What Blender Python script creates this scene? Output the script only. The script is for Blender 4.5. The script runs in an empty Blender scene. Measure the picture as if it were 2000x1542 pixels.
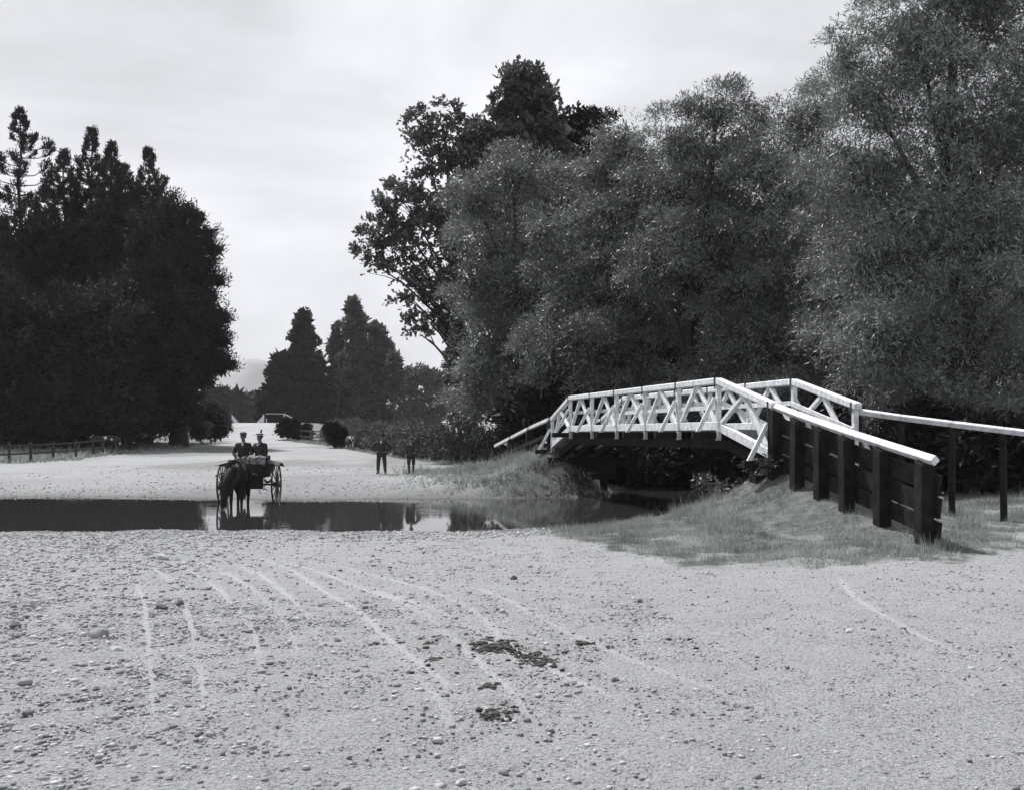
import bpy, bmesh, math, random
import numpy as np
from mathutils import Vector, Matrix
R = math.radians
random.seed(7)
C = bpy.context.scene.collection
# ------------------------------------------------------------------ camera, sky, sun, exposure
F = 2100.0; CX = 1000.0; HY = 848.0; CH = 1.7
scene = bpy.context.scene
cam_d = bpy.data.cameras.new('camera'); cam = bpy.data.objects.new('camera', cam_d); C.objects.link(cam)
cam.location = (0, 0, CH); cam.rotation_euler = (R(90), 0, 0)
cam_d.lens = 36 * F / 2000; cam_d.sensor_width = 36; cam_d.shift_y = (HY - 771) / 2000
cam_d.clip_end = 8000; cam_d.clip_start = 0.1
scene.camera = cam
scene.render.resolution_x = 1024; scene.render.resolution_y = 789
scene.view_settings.view_transform = 'Standard'; scene.view_settings.look = 'None'
scene.view_settings.exposure = 0.12; scene.view_settings.gamma = 1.0
SUN_EL = R(58); SUN_AZ = (-0.65, 0.76)
world = bpy.data.worlds.new('World'); scene.world = world; world.use_nodes = True
nt = world.node_tree; nt.nodes.clear()
def N(nt, t, **k):
    n = nt.nodes.new(t)
    for a, b in k.items(): setattr(n, a, b)
    return n
sky = N(nt, 'ShaderNodeTexSky', sky_type='NISHITA', sun_disc=False)
sky.sun_elevation = SUN_EL; sky.sun_rotation = math.atan2(SUN_AZ[0], SUN_AZ[1]); sky.dust_density = 4
bw = N(nt, 'ShaderNodeRGBToBW'); nt.links.new(sky.outputs[0], bw.inputs[0])
tc = N(nt, 'ShaderNodeTexCoord'); mp = N(nt, 'ShaderNodeMapping'); mp.inputs['Scale'].default_value = (1.0, 1.0, 2.6)
mp.inputs['Location'].default_value = (0.35, 0.0, 0.22)
nt.links.new(tc.outputs['Generated'], mp.inputs[0])
nz = N(nt, 'ShaderNodeTexNoise'); nz.inputs['Scale'].default_value = 2.1; nz.inputs['Detail'].default_value = 7; nz.inputs['Roughness'].default_value = .5
nz.inputs['Distortion'].default_value = .3
nt.links.new(mp.outputs[0], nz.inputs['Vector'])
cr = N(nt, 'ShaderNodeValToRGB'); cr.color_ramp.elements[0].position = .40; cr.color_ramp.elements[1].position = .62
cr.color_ramp.elements[0].color = (6.3, 6.4, 6.8, 1); cr.color_ramp.elements[1].color = (10.0, 10.1, 10.7, 1)
nt.links.new(nz.outputs['Fac'], cr.inputs[0])
mx = N(nt, 'ShaderNodeMix', data_type='RGBA'); mx.inputs[0].default_value = .86
sx = N(nt, 'ShaderNodeSeparateXYZ'); nt.links.new(tc.outputs['Generated'], sx.inputs[0])
mrz = N(nt, 'ShaderNodeMapRange'); mrz.interpolation_type = 'SMOOTHSTEP'      # a milky veil low in the sky, clear overhead
mrz.inputs[1].default_value = .40; mrz.inputs[2].default_value = .72; mrz.inputs[3].default_value = .88; mrz.inputs[4].default_value = .12
nt.links.new(sx.outputs[2], mrz.inputs[0]); nt.links.new(mrz.outputs[0], mx.inputs[0])
nt.links.new(bw.outputs[0], mx.inputs[6]); nt.links.new(cr.outputs[0], mx.inputs[7])
bg = N(nt, 'ShaderNodeBackground'); bg.inputs['Strength'].default_value = 0.1
nt.links.new(mx.outputs[2], bg.inputs['Color'])
wo = N(nt, 'ShaderNodeOutputWorld'); nt.links.new(bg.outputs[0], wo.inputs[0])
sd = bpy.data.lights.new('sun', 'SUN'); sd.energy = 5.2; sd.angle = R(0.53); sd.color = (1, .985, .96)
sun = bpy.data.objects.new('sun', sd); C.objects.link(sun)
sv = Vector((SUN_AZ[0]*math.cos(SUN_EL), SUN_AZ[1]*math.cos(SUN_EL), math.sin(SUN_EL)))
sun.rotation_euler = sv.to_track_quat('Z', 'Y').to_euler()
sun.location = (-30, 40, 60)

# ------------------------------------------------------------------ helpers
def P(px, py, Z):                       # a point seen at photo pixel (px,py) standing Z metres away
    return Vector(((px-CX)/F*Z, Z, CH-(py-HY)/F*Z))
def tag(o, label=None, cat=None, group=None, kind=None):
    if label: o['label'] = label
    if cat: o['category'] = cat
    if group: o['group'] = group
    if kind: o['kind'] = kind
    return o
def empty(name, loc=(0,0,0), rz=0, **k):
    o = bpy.data.objects.new(name, None); C.objects.link(o); o.location = loc; o.rotation_euler = (0,0,rz)
    o.empty_display_size = .2
    return tag(o, **k)
def link(name, me, mat=None, parent=None, smooth=False):
    o = bpy.data.objects.new(name, me); C.objects.link(o)
    if mat: me.materials.append(mat)
    if parent: o.parent = parent
    if smooth: me.polygons.foreach_set('use_smooth', [True]*len(me.polygons))
    return o
def np_mesh(name, V, Fc):
    """V (n,3), Fc (m,k) numpy"""
    me = bpy.data.meshes.new(name); n = len(V); m, k = Fc.shape
    me.vertices.add(n); me.vertices.foreach_set('co', np.ascontiguousarray(V, dtype=np.float32).ravel())
    me.loops.add(m*k); me.loops.foreach_set('vertex_index', np.ascontiguousarray(Fc, dtype=np.int32).ravel())
    me.polygons.add(m); me.polygons.foreach_set('loop_start', np.arange(0, m*k, k, dtype=np.int32))
    me.update(calc_edges=True); me.validate()
    return me
class MB:
    def __init__(s): s.V = []; s.F = []
    def add(s, V, Fc):
        b = len(s.V); s.V += [tuple(v) for v in V]; s.F += [tuple(i+b for i in f) for f in Fc]; return s
    def box(s, c, d, M=None):
        x, y, z = d[0]/2, d[1]/2, d[2]/2
        V = [Vector((i*x, j*y, k*z)) for k in (-1,1) for j in (-1,1) for i in (-1,1)]
        if M is not None: V = [M @ v for v in V]
        V = [v+Vector(c) for v in V]
        return s.add(V, [(0,2,3,1),(4,5,7,6),(0,1,5,4),(2,6,7,3),(0,4,6,2),(1,3,7,5)])
    def bar(s, a, b, w, h, up=(0,0,1), roll=0):
        a = Vector(a); b = Vector(b); d = (b-a); L = d.length; d.normalize()
        up = Vector(up); r = d.cross(up)
        if r.length < 1e-4: r = d.cross(Vector((0,1,0)))
        r.normalize(); u = r.cross(d)
        if roll: q = Matrix.Rotation(roll, 3, d); r = q @ r; u = q @ u
        V = []
        for p in (a, b):
            for i, j in ((-1,-1),(1,-1),(1,1),(-1,1)): V.append(p + r*(i*w/2) + u*(j*h/2))
        return s.add(V, [(3,2,1,0),(4,5,6,7),(0,1,5,4),(1,2,6,5),(2,3,7,6),(3,0,4,7)])
    def tube(s, pts, rad, n=8, cap=True):
        pts = [Vector(p) for p in pts]
        if not hasattr(rad, '__len__'): rad = [rad]*len(pts)
        V = []; Fc = []; ref = Vector((0.31, 0.2, 0.93))
        for i, p in enumerate(pts):
            d = (pts[min(i+1, len(pts)-1)] - pts[max(i-1, 0)])
            d = d.normalized() if d.length > 1e-9 else Vector((0,0,1))
            r = d.cross(ref)
            if r.length < .1: r = d.cross(Vector((1,0,0)))
            r.normalize(); u = r.cross(d)
            for k in range(n):
                a = 2*math.pi*k/n; V.append(p + (r*math.cos(a)+u*math.sin(a))*rad[i])
        for i in range(len(pts)-1):
            for k in range(n):
                k2 = (k+1) % n; Fc.append((i*n+k, i*n+k2, (i+1)*n+k2, (i+1)*n+k))
        if cap: Fc.append(tuple(range(n))[::-1]); Fc.append(tuple((len(pts)-1)*n+k for k in range(n)))
        return s.add(V, Fc)
    def lathe(s, prof, n=16, c=(0,0,0), M=None):
        V = []; Fc = []
        for (r, z) in prof:
            for k in range(n):
                a = 2*math.pi*k/n; v = Vector((r*math.cos(a), r*math.sin(a), z))
                if M is not None: v = M @ v
                V.append(v+Vector(c))
        for i in range(len(prof)-1):
            for k in range(n):
                k2 = (k+1) % n; Fc.append((i*n+k, i*n+k2, (i+1)*n+k2, (i+1)*n+k))
        Fc.append(tuple(range(n))[::-1]); Fc.append(tuple((len(prof)-1)*n+k for k in range(n)))
        return s.add(V, Fc)
    def ell(s, c, r, n=12, m=8, M=None):
        prof = [(max(1e-4, math.sin(math.pi*i/m)), -math.cos(math.pi*i/m)) for i in range(m+1)]
        S = Matrix.Diagonal(Vector(r)); S = (M @ S) if M is not None else S
        return s.lathe(prof, n, c, S)
    def build(s, name, mat, parent=None, smooth=False, bevel=0):
        me = bpy.data.meshes.new(name); me.from_pydata(s.V, [], s.F); me.validate(); me.update()
        if bevel:
            bm = bmesh.new(); bm.from_mesh(me)
            bmesh.ops.bevel(bm, geom=list(bm.edges), offset=bevel, segments=1, affect='EDGES', clamp_overlap=True)
            bm.to_mesh(me); bm.free()
        return link(name, me, mat, parent, smooth)
def skin(name, V, E, Rr, mat, parent=None, sub=1, root=0):
    """one continuous surface grown round a skeleton"""
    me = bpy.data.meshes.new(name); me.from_pydata([tuple(v) for v in V], E, []); me.update()
    o = bpy.data.objects.new(name, me); C.objects.link(o)
    o.modifiers.new('Skin', 'SKIN'); o.modifiers[0].use_smooth_shade = True
    sub_m = o.modifiers.new('Sub', 'SUBSURF'); sub_m.levels = sub
    lay = me.skin_vertices[0].data
    for i, r in enumerate(Rr):
        lay[i].radius = (r, r) if not hasattr(r, '__len__') else r
        lay[i].use_root = (i == root)
    dg = bpy.context.evaluated_depsgraph_get(); dg.update()
    m2 = bpy.data.meshes.new_from_object(o.evaluated_get(dg)); o.modifiers.clear(); o.data = m2; bpy.data.meshes.remove(me)
    m2.name = name; m2.materials.clear(); m2.materials.append(mat)
    m2.polygons.foreach_set('use_smooth', [True]*len(m2.polygons))
    if parent: o.parent = parent
    return o

# value noise
def vnoise(x, y, seed=0):
    x = np.asarray(x, float); y = np.asarray(y, float)
    xi = np.floor(x).astype(np.int64); yi = np.floor(y).astype(np.int64); fx = x-xi; fy = y-yi
    fx = fx*fx*(3-2*fx); fy = fy*fy*(3-2*fy)
    def h(a, b):
        n = (a*374761393 + b*668265263 + seed*974634777) & 0xffffffff
        n = ((n ^ (n >> 13)) * 1274126177) & 0xffffffff
        return ((n ^ (n >> 16)) & 0xffff)/65535.0
    return (h(xi,yi)*(1-fx)+h(xi+1,yi)*fx)*(1-fy) + (h(xi,yi+1)*(1-fx)+h(xi+1,yi+1)*fx)*fy
def fbm(x, y, o=4, seed=0):
    s = 0; a = .5; t = 0
    for i in range(o): s = s+a*vnoise(x*2**i, y*2**i, seed+i); t += a; a *= .5
    return s/t
def sstep(a, b, x): t = np.clip((x-a)/(b-a), 0, 1); return t*t*(3-2*t)

# ------------------------------------------------------------------ materials (near-neutral: the photograph is monochrome)
def gcol(g, t=(1,1,1)): return (g*t[0], g*t[1], g*t[2], 1)
GREEN = (.965, 1.025, .985); COOL = (.97, .99, 1.03); WOODT = (.97, 1.02, .98)
def mat_base(name):
    m = bpy.data.materials.new(name); m.use_nodes = True; t = m.node_tree
    return m, t, t.nodes['Principled BSDF']
def mat_noise(name, g0, g1, tint=(1,1,1), scale=8, rough=.8, bump=.2, bscale=None, dist=.02, stretch=(1,1,1), spec=.3, obj=True):
    m, t, b = mat_base(name)
    tc = N(t, 'ShaderNodeTexCoord'); mp = N(t, 'ShaderNodeMapping'); mp.inputs['Scale'].default_value = stretch
    t.links.new(tc.outputs['Object'], mp.inputs[0])
    nz = N(t, 'ShaderNodeTexNoise'); nz.inputs['Scale'].default_value = scale; nz.inputs['Detail'].default_value = 6
    t.links.new(mp.outputs[0], nz.inputs['Vector'])
    cr = N(t, 'ShaderNodeValToRGB'); cr.color_ramp.elements[0].position = .32; cr.color_ramp.elements[1].position = .68
    cr.color_ramp.elements[0].color = gcol(g0, tint); cr.color_ramp.elements[1].color = gcol(g1, tint)
    t.links.new(nz.outputs['Fac'], cr.inputs[0]); t.links.new(cr.outputs[0], b.inputs['Base Color'])
    b.inputs['Roughness'].default_value = rough; b.inputs['Specular IOR Level'].default_value = spec
    if bump:
        n2 = N(t, 'ShaderNodeTexNoise'); n2.inputs['Scale'].default_value = bscale or scale*3; n2.inputs['Detail'].default_value = 4
        t.links.new(mp.outputs[0], n2.inputs['Vector'])
        bp = N(t, 'ShaderNodeBump'); bp.inputs['Strength'].default_value = bump; bp.inputs['Distance'].default_value = dist
        t.links.new(n2.outputs['Fac'], bp.inputs['Height']); t.links.new(bp.outputs[0], b.inputs['Normal'])
    return m
def mat_leaf(name, g, var=.35, tint=GREEN, trans=.25, rough=.45, spec=.4, clump=0.35, cs=.5):
    m, t, b = mat_base(name)
    geo = N(t, 'ShaderNodeNewGeometry'); tc = N(t, 'ShaderNodeTexCoord')
    nz = N(t, 'ShaderNodeTexNoise'); nz.inputs['Scale'].default_value = cs; nz.inputs['Detail'].default_value = 3
    t.links.new(tc.outputs['Object'], nz.inputs['Vector'])
    mr = N(t, 'ShaderNodeMapRange'); mr.inputs[3].default_value = 1-var; mr.inputs[4].default_value = 1+var
    t.links.new(geo.outputs['Random Per Island'], mr.inputs[0])
    mr2 = N(t, 'ShaderNodeMapRange'); mr2.inputs[1].default_value = .3; mr2.inputs[2].default_value = .7
    mr2.inputs[3].default_value = 1-clump; mr2.inputs[4].default_value = 1+clump
    t.links.new(nz.outputs['Fac'], mr2.inputs[0])
    mu = N(t, 'ShaderNodeMath', operation='MULTIPLY'); t.links.new(mr.outputs[0], mu.inputs[0]); t.links.new(mr2.outputs[0], mu.inputs[1])
    vm = N(t, 'ShaderNodeVectorMath', operation='SCALE'); vm.inputs[0].default_value = gcol(g, tint)[:3]
    t.links.new(mu.outputs[0], vm.inputs['Scale'])
    t.links.new(vm.outputs[0], b.inputs['Base Color']); b.inputs['Roughness'].default_value = rough
    b.inputs['Specular IOR Level'].default_value = spec
    tr = N(t, 'ShaderNodeBsdfTranslucent'); t.links.new(vm.outputs[0], tr.inputs['Color'])
    ms = N(t, 'ShaderNodeMixShader'); ms.inputs[0].default_value = trans
    out = t.nodes['Material Output']
    t.links.new(b.outputs[0], ms.inputs[1]); t.links.new(tr.outputs[0], ms.inputs[2]); t.links.new(ms.outputs[0], out.inputs[0])
    return m
M = {}
M['willow'] = mat_leaf('willow_leaf', .19, .5, trans=.12, rough=.45, spec=.3, clump=.5)
M['willow_near'] = mat_leaf('willow_leaf_near', .20, .55, trans=.12, rough=.45, spec=.3, clump=.5)
M['plane'] = mat_leaf('broad_leaf', .10, .35)
M['poplar'] = mat_leaf('poplar_leaf', .095, .35)
M['pine'] = mat_leaf('pine_needle', .038, .4, trans=.03, clump=.4, spec=.1, rough=.7)
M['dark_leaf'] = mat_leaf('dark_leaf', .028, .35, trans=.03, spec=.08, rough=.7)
M['mid_leaf'] = mat_leaf('mid_leaf', .085, .4)
M['hedge'] = mat_leaf('hedge_leaf', .095, .35, clump=.3, trans=.1, spec=.15, rough=.6)
M['grass'] = mat_leaf('grass_blade', .30, .45, trans=.3, clump=.45, cs=.8)
M['bark'] = mat_noise('bark', .03, .07, WOODT, 6, .9, .6, stretch=(1,1,.25))
M['white_paint'] = mat_noise('white_paint', .50, .80, COOL, 7, .65, .3, 45, .006, stretch=(1,1,1))
M['tar_wood'] = mat_noise('tarred_wood', .012, .03, WOODT, 5, .95, .6, 25, .015, spec=.08)
M['dark_wood'] = mat_noise('weathered_shaded_wood', .03, .06, WOODT, 5, .85, .4, 25, .01)  # left fence's pine shade is put into this dark base colour
M['grey_wood'] = mat_noise('grey_wood', .14, .24, WOODT, 5, .85, .4, 25, .01)
M['iron'] = mat_noise('iron', .03, .05, COOL, 20, .6, .1)
M['cart'] = mat_noise('cart_paint', .02, .035, WOODT, 6, .7, .05, spec=.1)
M['wheel'] = mat_noise('wheel_paint', .07, .12, WOODT, 6, .6, .05)
M['cloth_dark'] = mat_noise('dark_cloth', .028, .045, COOL, 14, .95, .4, 30, .01)
M['cloth_mid'] = mat_noise('tweed_cloth', .06, .10, COOL, 14, .95, .4, 30, .01)
M['cloth_light'] = mat_noise('light_cloth', .6, .75, COOL, 14, .9, .2)
M['rug'] = mat_noise('rug_cloth', .03, .34, COOL, 9, .95, .5, 20, .02)
M['skin'] = mat_noise('skin', .15, .20, (1.03,.99,.97), 10, .6, .05)
M['hair'] = mat_noise('hair', .03, .06, WOODT, 30, .6, .3)
M['leather'] = mat_noise('leather', .02, .04, WOODT, 14, .5, .1)
M['horse'] = mat_noise('horse_coat', .02, .036, WOODT, 3, .75, .1, spec=.12)
M['stone'] = mat_noise('stone', .16, .36, COOL, 9, .85, .5, 30, .01)
M['dung'] = mat_noise('dung', .035, .07, WOODT, 20, .95, .7, 60, .01)
M['road_dust'] = mat_noise('far_dust', .3, .36, COOL, 3, .9, .2)

# ------------------------------------------------------------------ ground
def line_pt(t, w=0.0, z=0.0):           # the footbridge axis: t metres beyond its near upper corner, w metres to its right
    return Vector((4.8-.2386*t + w*.9727, 25+t + w*.2321, z))
def near_edge(x):                        # near water edge
    return 24.0 + .25*np.sin(x*.7) + .12*np.sin(x*2.3+1) + 9*sstep(6.5, 17, x) + .5*sstep(1, 5, x)
def far_edge(x):
    return 36.2 + 1.4*sstep(-4, -16, -np.abs(x)*0+x*1.0)*0 + 1.3*sstep(-8, -17, x) + .3*np.sin(x*.5+2) + 1.0*sstep(0, 2, x) + 5.5*sstep(2.2, 5, x) + 5*sstep(8, 17, x)
def seg_d(x, y, a, b):
    ax, ay = a; bx, by = b; L2 = (bx-ax)**2+(by-ay)**2
    u = np.clip(((x-ax)*(bx-ax)+(y-ay)*(by-ay))/L2, 0, 1)
    return np.hypot(x-(ax+u*(bx-ax)), y-(ay+u*(by-ay))), u
def xl(y): return np.interp(y, [30, 60, 63, 100, 112, 150, 200], [-300, -60, -29, -29, -30.5, -39.6, -48])
def xr(y): return np.interp(y, [36, 45, 50, 54, 84, 110, 150, 200], [0.5, -.3, -.6, -1.2, -12.2, -22.4, -32.4, -42])
def H(x, y):
    x = np.asarray(x, float); y = np.asarray(y, float)
    yn = near_edge(x); yf = far_edge(x)
    dn = yn - y; df = y - yf
    d_in = np.minimum(-dn, -df)
    out_n = -0.45 + 0.47*(1-np.exp(-np.maximum(dn,0)/6.2))
    out_f = -0.45 + 0.42*(1-np.exp(-np.maximum(df,0)/3.4)) + .03*sstep(40, 60, y)
    h = np.where(dn > 0, out_n, np.where(df > 0, out_f, -0.45 - 0.5*(1-np.exp(-np.maximum(d_in,0)/2.0))))
    land = np.clip(np.maximum(dn, df)/1.0, 0, 1)
    # abutment mounds
    d1, u1 = seg_d(x, y, (5.75, 22.9), (6.75, 16.6))
    d1 = np.sqrt(d1*d1+.18)-.42
    lat = np.where(x > 6.2, 2.2, 1.35)
    top = np.interp(u1, [0, .22, .4, .55, .75, 1], [1.45, 1.02, .72, .52, .26, .02])
    h = h + top*np.exp(-np.maximum(d1, 0)/lat) * np.clip((yn+1.0-y)/1.6, 0, 1)
    d2, u2 = seg_d(x, y, (1.75, 39.2), (-.75, 48.6))
    d2 = np.sqrt(d2*d2+.3)-.55
    h = h + (1.55-1.35*u2)*np.exp(-np.maximum(d2, 0)/np.where(x > 1.9-.2386*(y-39), .6, 1.5)) * np.clip((y-yf+.6)/2.2, 0, 1)
    h = h + .45*sstep(8, 13, x)*np.exp(-((y-27)/4.5)**2)*land
    # far ground rises
    h = h + .95*sstep(58, 112, y)
    cxr = np.interp(y, [60, 110, 150, 260], [-14, -26, -36, -60]); hw = np.interp(y, [100, 150], [9, 7.5])
    h = h + 2.35*sstep(112, 146, y)*(1-sstep(170, 240, y))*(1-sstep(hw, hw+9, np.abs(x-cxr)))
    # relief
    near = (y < yn)
    h = h + (fbm(x*.35, y*.35, 3, 3)-.5)*.10*land*np.clip(1.5-y/90, .3, 1)
    h = h + (fbm(x*1.7, y*1.7, 3, 11)-.5)*.035*np.where(y < 60, 1, 0)
    return h
def hz(x, y): return float(H(np.array([x]), np.array([y]))[0])
TR = [[(170,1062),(240,1100),(280,1150),(290,1240),(296,1330),(300,1420)], [(250,1068),(325,1112),(362,1165),(378,1230),(392,1310),(398,1400)], [(330,1078),(410,1125),(458,1170),(492,1214),(508,1280),(515,1350)],
 [(390,1084),(470,1122),(524,1162),(560,1210),(585,1270)], [(450,1084),(520,1116),(570,1156),(604,1200),(640,1260)], [(480,1066),(560,1096),(640,1146),(700,1185),(740,1222),(800,1272),(852,1310),(900,1360),(940,1420)],
 [(520,1068),(600,1100),(660,1118),(720,1142),(770,1160),(830,1192),(885,1238),(940,1285),(1000,1350),(1050,1420)], [(580,1078),(660,1096),(720,1108),(790,1124),(850,1148),(900,1172),(940,1194),(975,1226),(1000,1270),(1060,1340),(1120,1410)],
 [(640,1104),(710,1130),(790,1163),(860,1187),(920,1214),(990,1250),(1080,1300),(1180,1350),(1260,1400)], [(1640,1118),(1656,1146),(1720,1190),(1790,1230),(1870,1268)],
 [(900,1128),(1000,1170),(1120,1230),(1260,1290),(1400,1340),(1540,1400)], [(700,1200),(780,1280),(850,1350),(890,1430)]]
def gpt(px, py): 
    Z = CH*F/(py-HY); return ((px-CX)/F*Z, Z)
def grading(lo, hi, step, far, g=1.07):
    a = list(np.arange(lo, hi, step)); s = step; v = a[-1]
    while v < far: s *= g; v += s; a.append(v)
    return a
xs_r = grading(0, 9.0, .045, 800, 1.085); xs = np.array([-v for v in grading(0, 9.0, .045, 1350, 1.085)[:0:-1]] + xs_r)
ys = np.array([-60, -30, -12, -4, 0, 2, 3] + grading(3.6, 25.5, .055, 60, 1.02)[0:] )
ys = np.concatenate([ys, np.array(grading(ys[-1]+1, ys[-1]+60, 1.3, 2450, 1.09))])
X, Y = np.meshgrid(xs, ys); Zg = H(X, Y)
jit = .0
def track_mask(X, Y):
    m = np.zeros_like(X)
    for k, tr in enumerate(TR):
        pts = [gpt(*p) for p in tr]
        # smooth polyline
        for _ in range(2):
            q = [pts[0]]
            for a, b in zip(pts[:-1], pts[1:]):
                q += [(a[0]*.75+b[0]*.25, a[1]*.75+b[1]*.25), (a[0]*.25+b[0]*.75, a[1]*.25+b[1]*.75)]
            pts = q+[pts[-1]]
        L = len(pts)-1
        for i, (a, b) in enumerate(zip(pts[:-1], pts[1:])):
            sel = (X > min(a[0],b[0])-.3) & (X < max(a[0],b[0])+.3) & (Y > min(a[1],b[1])-.3) & (Y < max(a[1],b[1])+.3)
            d, u = seg_d(X[sel], Y[sel], a, b)
            e = min(1, (i+1)/(.22*L), (L-i)/(.22*L))*(.5 if k in (0, 1, 10, 11) else .7)
            m[sel] = np.maximum(m[sel], e*np.exp(-(d/.034)**2)*(.45+.55*sstep(.25,.7,vnoise(X[sel]*1.1, Y[sel]*.6, 50+k))))
    return m
TRK = track_mask(X, Y)
Zg = Zg - TRK*.014 + (fbm(X*5, Y*5, 4, 31)-.5)*.034*(Y < 30)
n1 = fbm(X*.5, Y*.5, 4, 5); n2 = fbm(X*3, Y*3, 3, 9)
yb = np.interp(X, [-1.5, 0, 1.7, 2.4, 4.4, 6.3, 7.5, 8.8, 12, 20], [24.5, 22.6, 18.2, 15.4, 13.9, 14.8, 16.8, 19.0, 23.5, 27])
gr_near = sstep(-.5, .7, Y-yb+(n1-.5)*4.5+(n2-.5)*2.6)*(Y < near_edge(X)+2)*(1-.75*sstep(.52, .66, fbm(X*1.6, Y*1.6, 4, 21))*sstep(8, 1, Y-yb))
e = (n1-.5)*5
gravel_far = sstep(-1.2, 1.2, (X-xl(Y))+e)*sstep(-.8, .8, xr(Y)-X+e*.35)*(1-sstep(158, 166, Y))
d2m, _ = seg_d(X, Y, (1.6, 38.6), (-.6, 48.5)); gravel_far = gravel_far*sstep(1.6, 3.6, d2m+(n1-.5)*2)
gr = np.where(Y < near_edge(X)+1.5, gr_near, 1-gravel_far)
gr = np.maximum(gr, .55*(sstep(.60, .72, fbm(X*.13+3, Y*.05, 3, 77)))*(Y > 44)*(Y < 120))
gr = np.maximum(gr, .8*np.exp(-((Y-22.6+(n2-.5)*.8)/.55)**2)*sstep(-9.5,-8.2,X)*sstep(-4.6,-6.2,X)*(n2 > .45))
dd_ = np.maximum(np.maximum(near_edge(X)-Y, Y-far_edge(X)), 0)
damp = .32*np.exp(-dd_/5.5)*(.5+n1) + .68*np.exp(-np.maximum(np.maximum(near_edge(X)-Y, Y-far_edge(X)), 0)/.8)
ny, nx = X.shape
idx = np.arange(ny*nx).reshape(ny, nx)
Fc = np.stack([idx[:-1,:-1], idx[:-1,1:], idx[1:,1:], idx[1:,:-1]], -1).reshape(-1, 4)
gme = np_mesh('ground', np.stack([X, Y, Zg], -1).reshape(-1, 3), Fc)
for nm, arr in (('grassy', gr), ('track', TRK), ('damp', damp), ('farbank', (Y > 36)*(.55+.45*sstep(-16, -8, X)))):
    at = gme.attributes.new(nm, 'FLOAT', 'POINT'); at.data.foreach_set('value', arr.astype(np.float32).ravel())
def ground_mat():
    m, t, b = mat_base('gravel_ground'); L = t.links.new
    tc = N(t, 'ShaderNodeTexCoord')
    def noise(s, d=4, r=.5):
        n = N(t, 'ShaderNodeTexNoise'); n.inputs['Scale'].default_value = s; n.inputs['Detail'].default_value = d; n.inputs['Roughness'].default_value = r
        L(tc.outputs['Object'], n.inputs['Vector']); return n.outputs['Fac']
    def ramp(f, stops):
        c = N(t, 'ShaderNodeValToRGB'); e = c.color_ramp.elements
        while len(e) < len(stops): e.new(.5)
        for el, (p, col) in zip(e, stops): el.position = p; el.color = col
        L(f, c.inputs[0]); return c.outputs[0]
    def attr(n): a = N(t, 'ShaderNodeAttribute'); a.attribute_name = n; return a.outputs['Fac']
    def mix(f, a, bb):
        n = N(t, 'ShaderNodeMix', data_type='RGBA')
        if hasattr(f, 'links'): L(f, n.inputs[0])
        else: n.inputs[0].default_value = f
        for k, v in ((6, a), (7, bb)):
            if hasattr(v, 'links'): L(v, n.inputs[k])
            else: n.inputs[k].default_value = v
        return n.outputs[2]
    v = N(t, 'ShaderNodeTexVoronoi'); v.inputs['Scale'].default_value = 26; L(tc.outputs['Object'], v.inputs['Vector'])
    v2 = N(t, 'ShaderNodeTexVoronoi'); v2.inputs['Scale'].default_value = 60; L(tc.outputs['Object'], v2.inputs['Vector'])
    dust = ramp(noise(1.3, 8, .65), [(.3, gcol(.36, COOL)), (.7, gcol(.56, COOL))])
    peb = ramp(noise(38, 5, .7), [(.38, gcol(.10, COOL)), (.48, gcol(.40, COOL)), (.72, gcol(.62, COOL))])
    col = mix(.68, dust, peb)
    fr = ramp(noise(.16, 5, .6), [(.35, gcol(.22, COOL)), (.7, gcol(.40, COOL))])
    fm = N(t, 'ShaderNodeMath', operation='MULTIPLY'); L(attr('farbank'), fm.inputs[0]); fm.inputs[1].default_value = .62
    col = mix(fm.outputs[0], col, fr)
    col = mix(attr('track'), col, gcol(.66, COOL))
    grs = ramp(noise(3.5, 8, .7), [(.32, gcol(.08, GREEN)), (.55, gcol(.2, GREEN)), (.75, gcol(.32, GREEN))])
    col = mix(attr('grassy'), col, grs)
    mm = N(t, 'ShaderNodeMath', operation='MULTIPLY'); L(attr('damp'), mm.inputs[0]); mm.inputs[1].default_value = .6
    col = mix(mm.outputs[0], col, gcol(.10, GREEN))
    L(col, b.inputs['Base Color']); b.inputs['Roughness'].default_value = .95; b.inputs['Specular IOR Level'].default_value = .15
    add = N(t, 'ShaderNodeMath', operation='MULTIPLY_ADD'); L(noise(55, 5, .75), add.inputs[0]); add.inputs[1].default_value = .9; L(noise(11, 6, .7), add.inputs[2])
    ad2 = N(t, 'ShaderNodeMath', operation='MULTIPLY_ADD'); L(v2.outputs['Distance'], ad2.inputs[0]); ad2.inputs[1].default_value = -.35; L(add.outputs[0], ad2.inputs[2])
    bp = N(t, 'ShaderNodeBump'); bp.inputs['Strength'].default_value = .9; bp.inputs['Distance'].default_value = .05
    L(ad2.outputs[0], bp.inputs['Height']); L(bp.outputs[0], b.inputs['Normal'])
    return m
ground = link('ground', gme, ground_mat(), smooth=True); tag(ground, 'pale gravel ford road and grassy verges', None, kind='structure')
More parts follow.
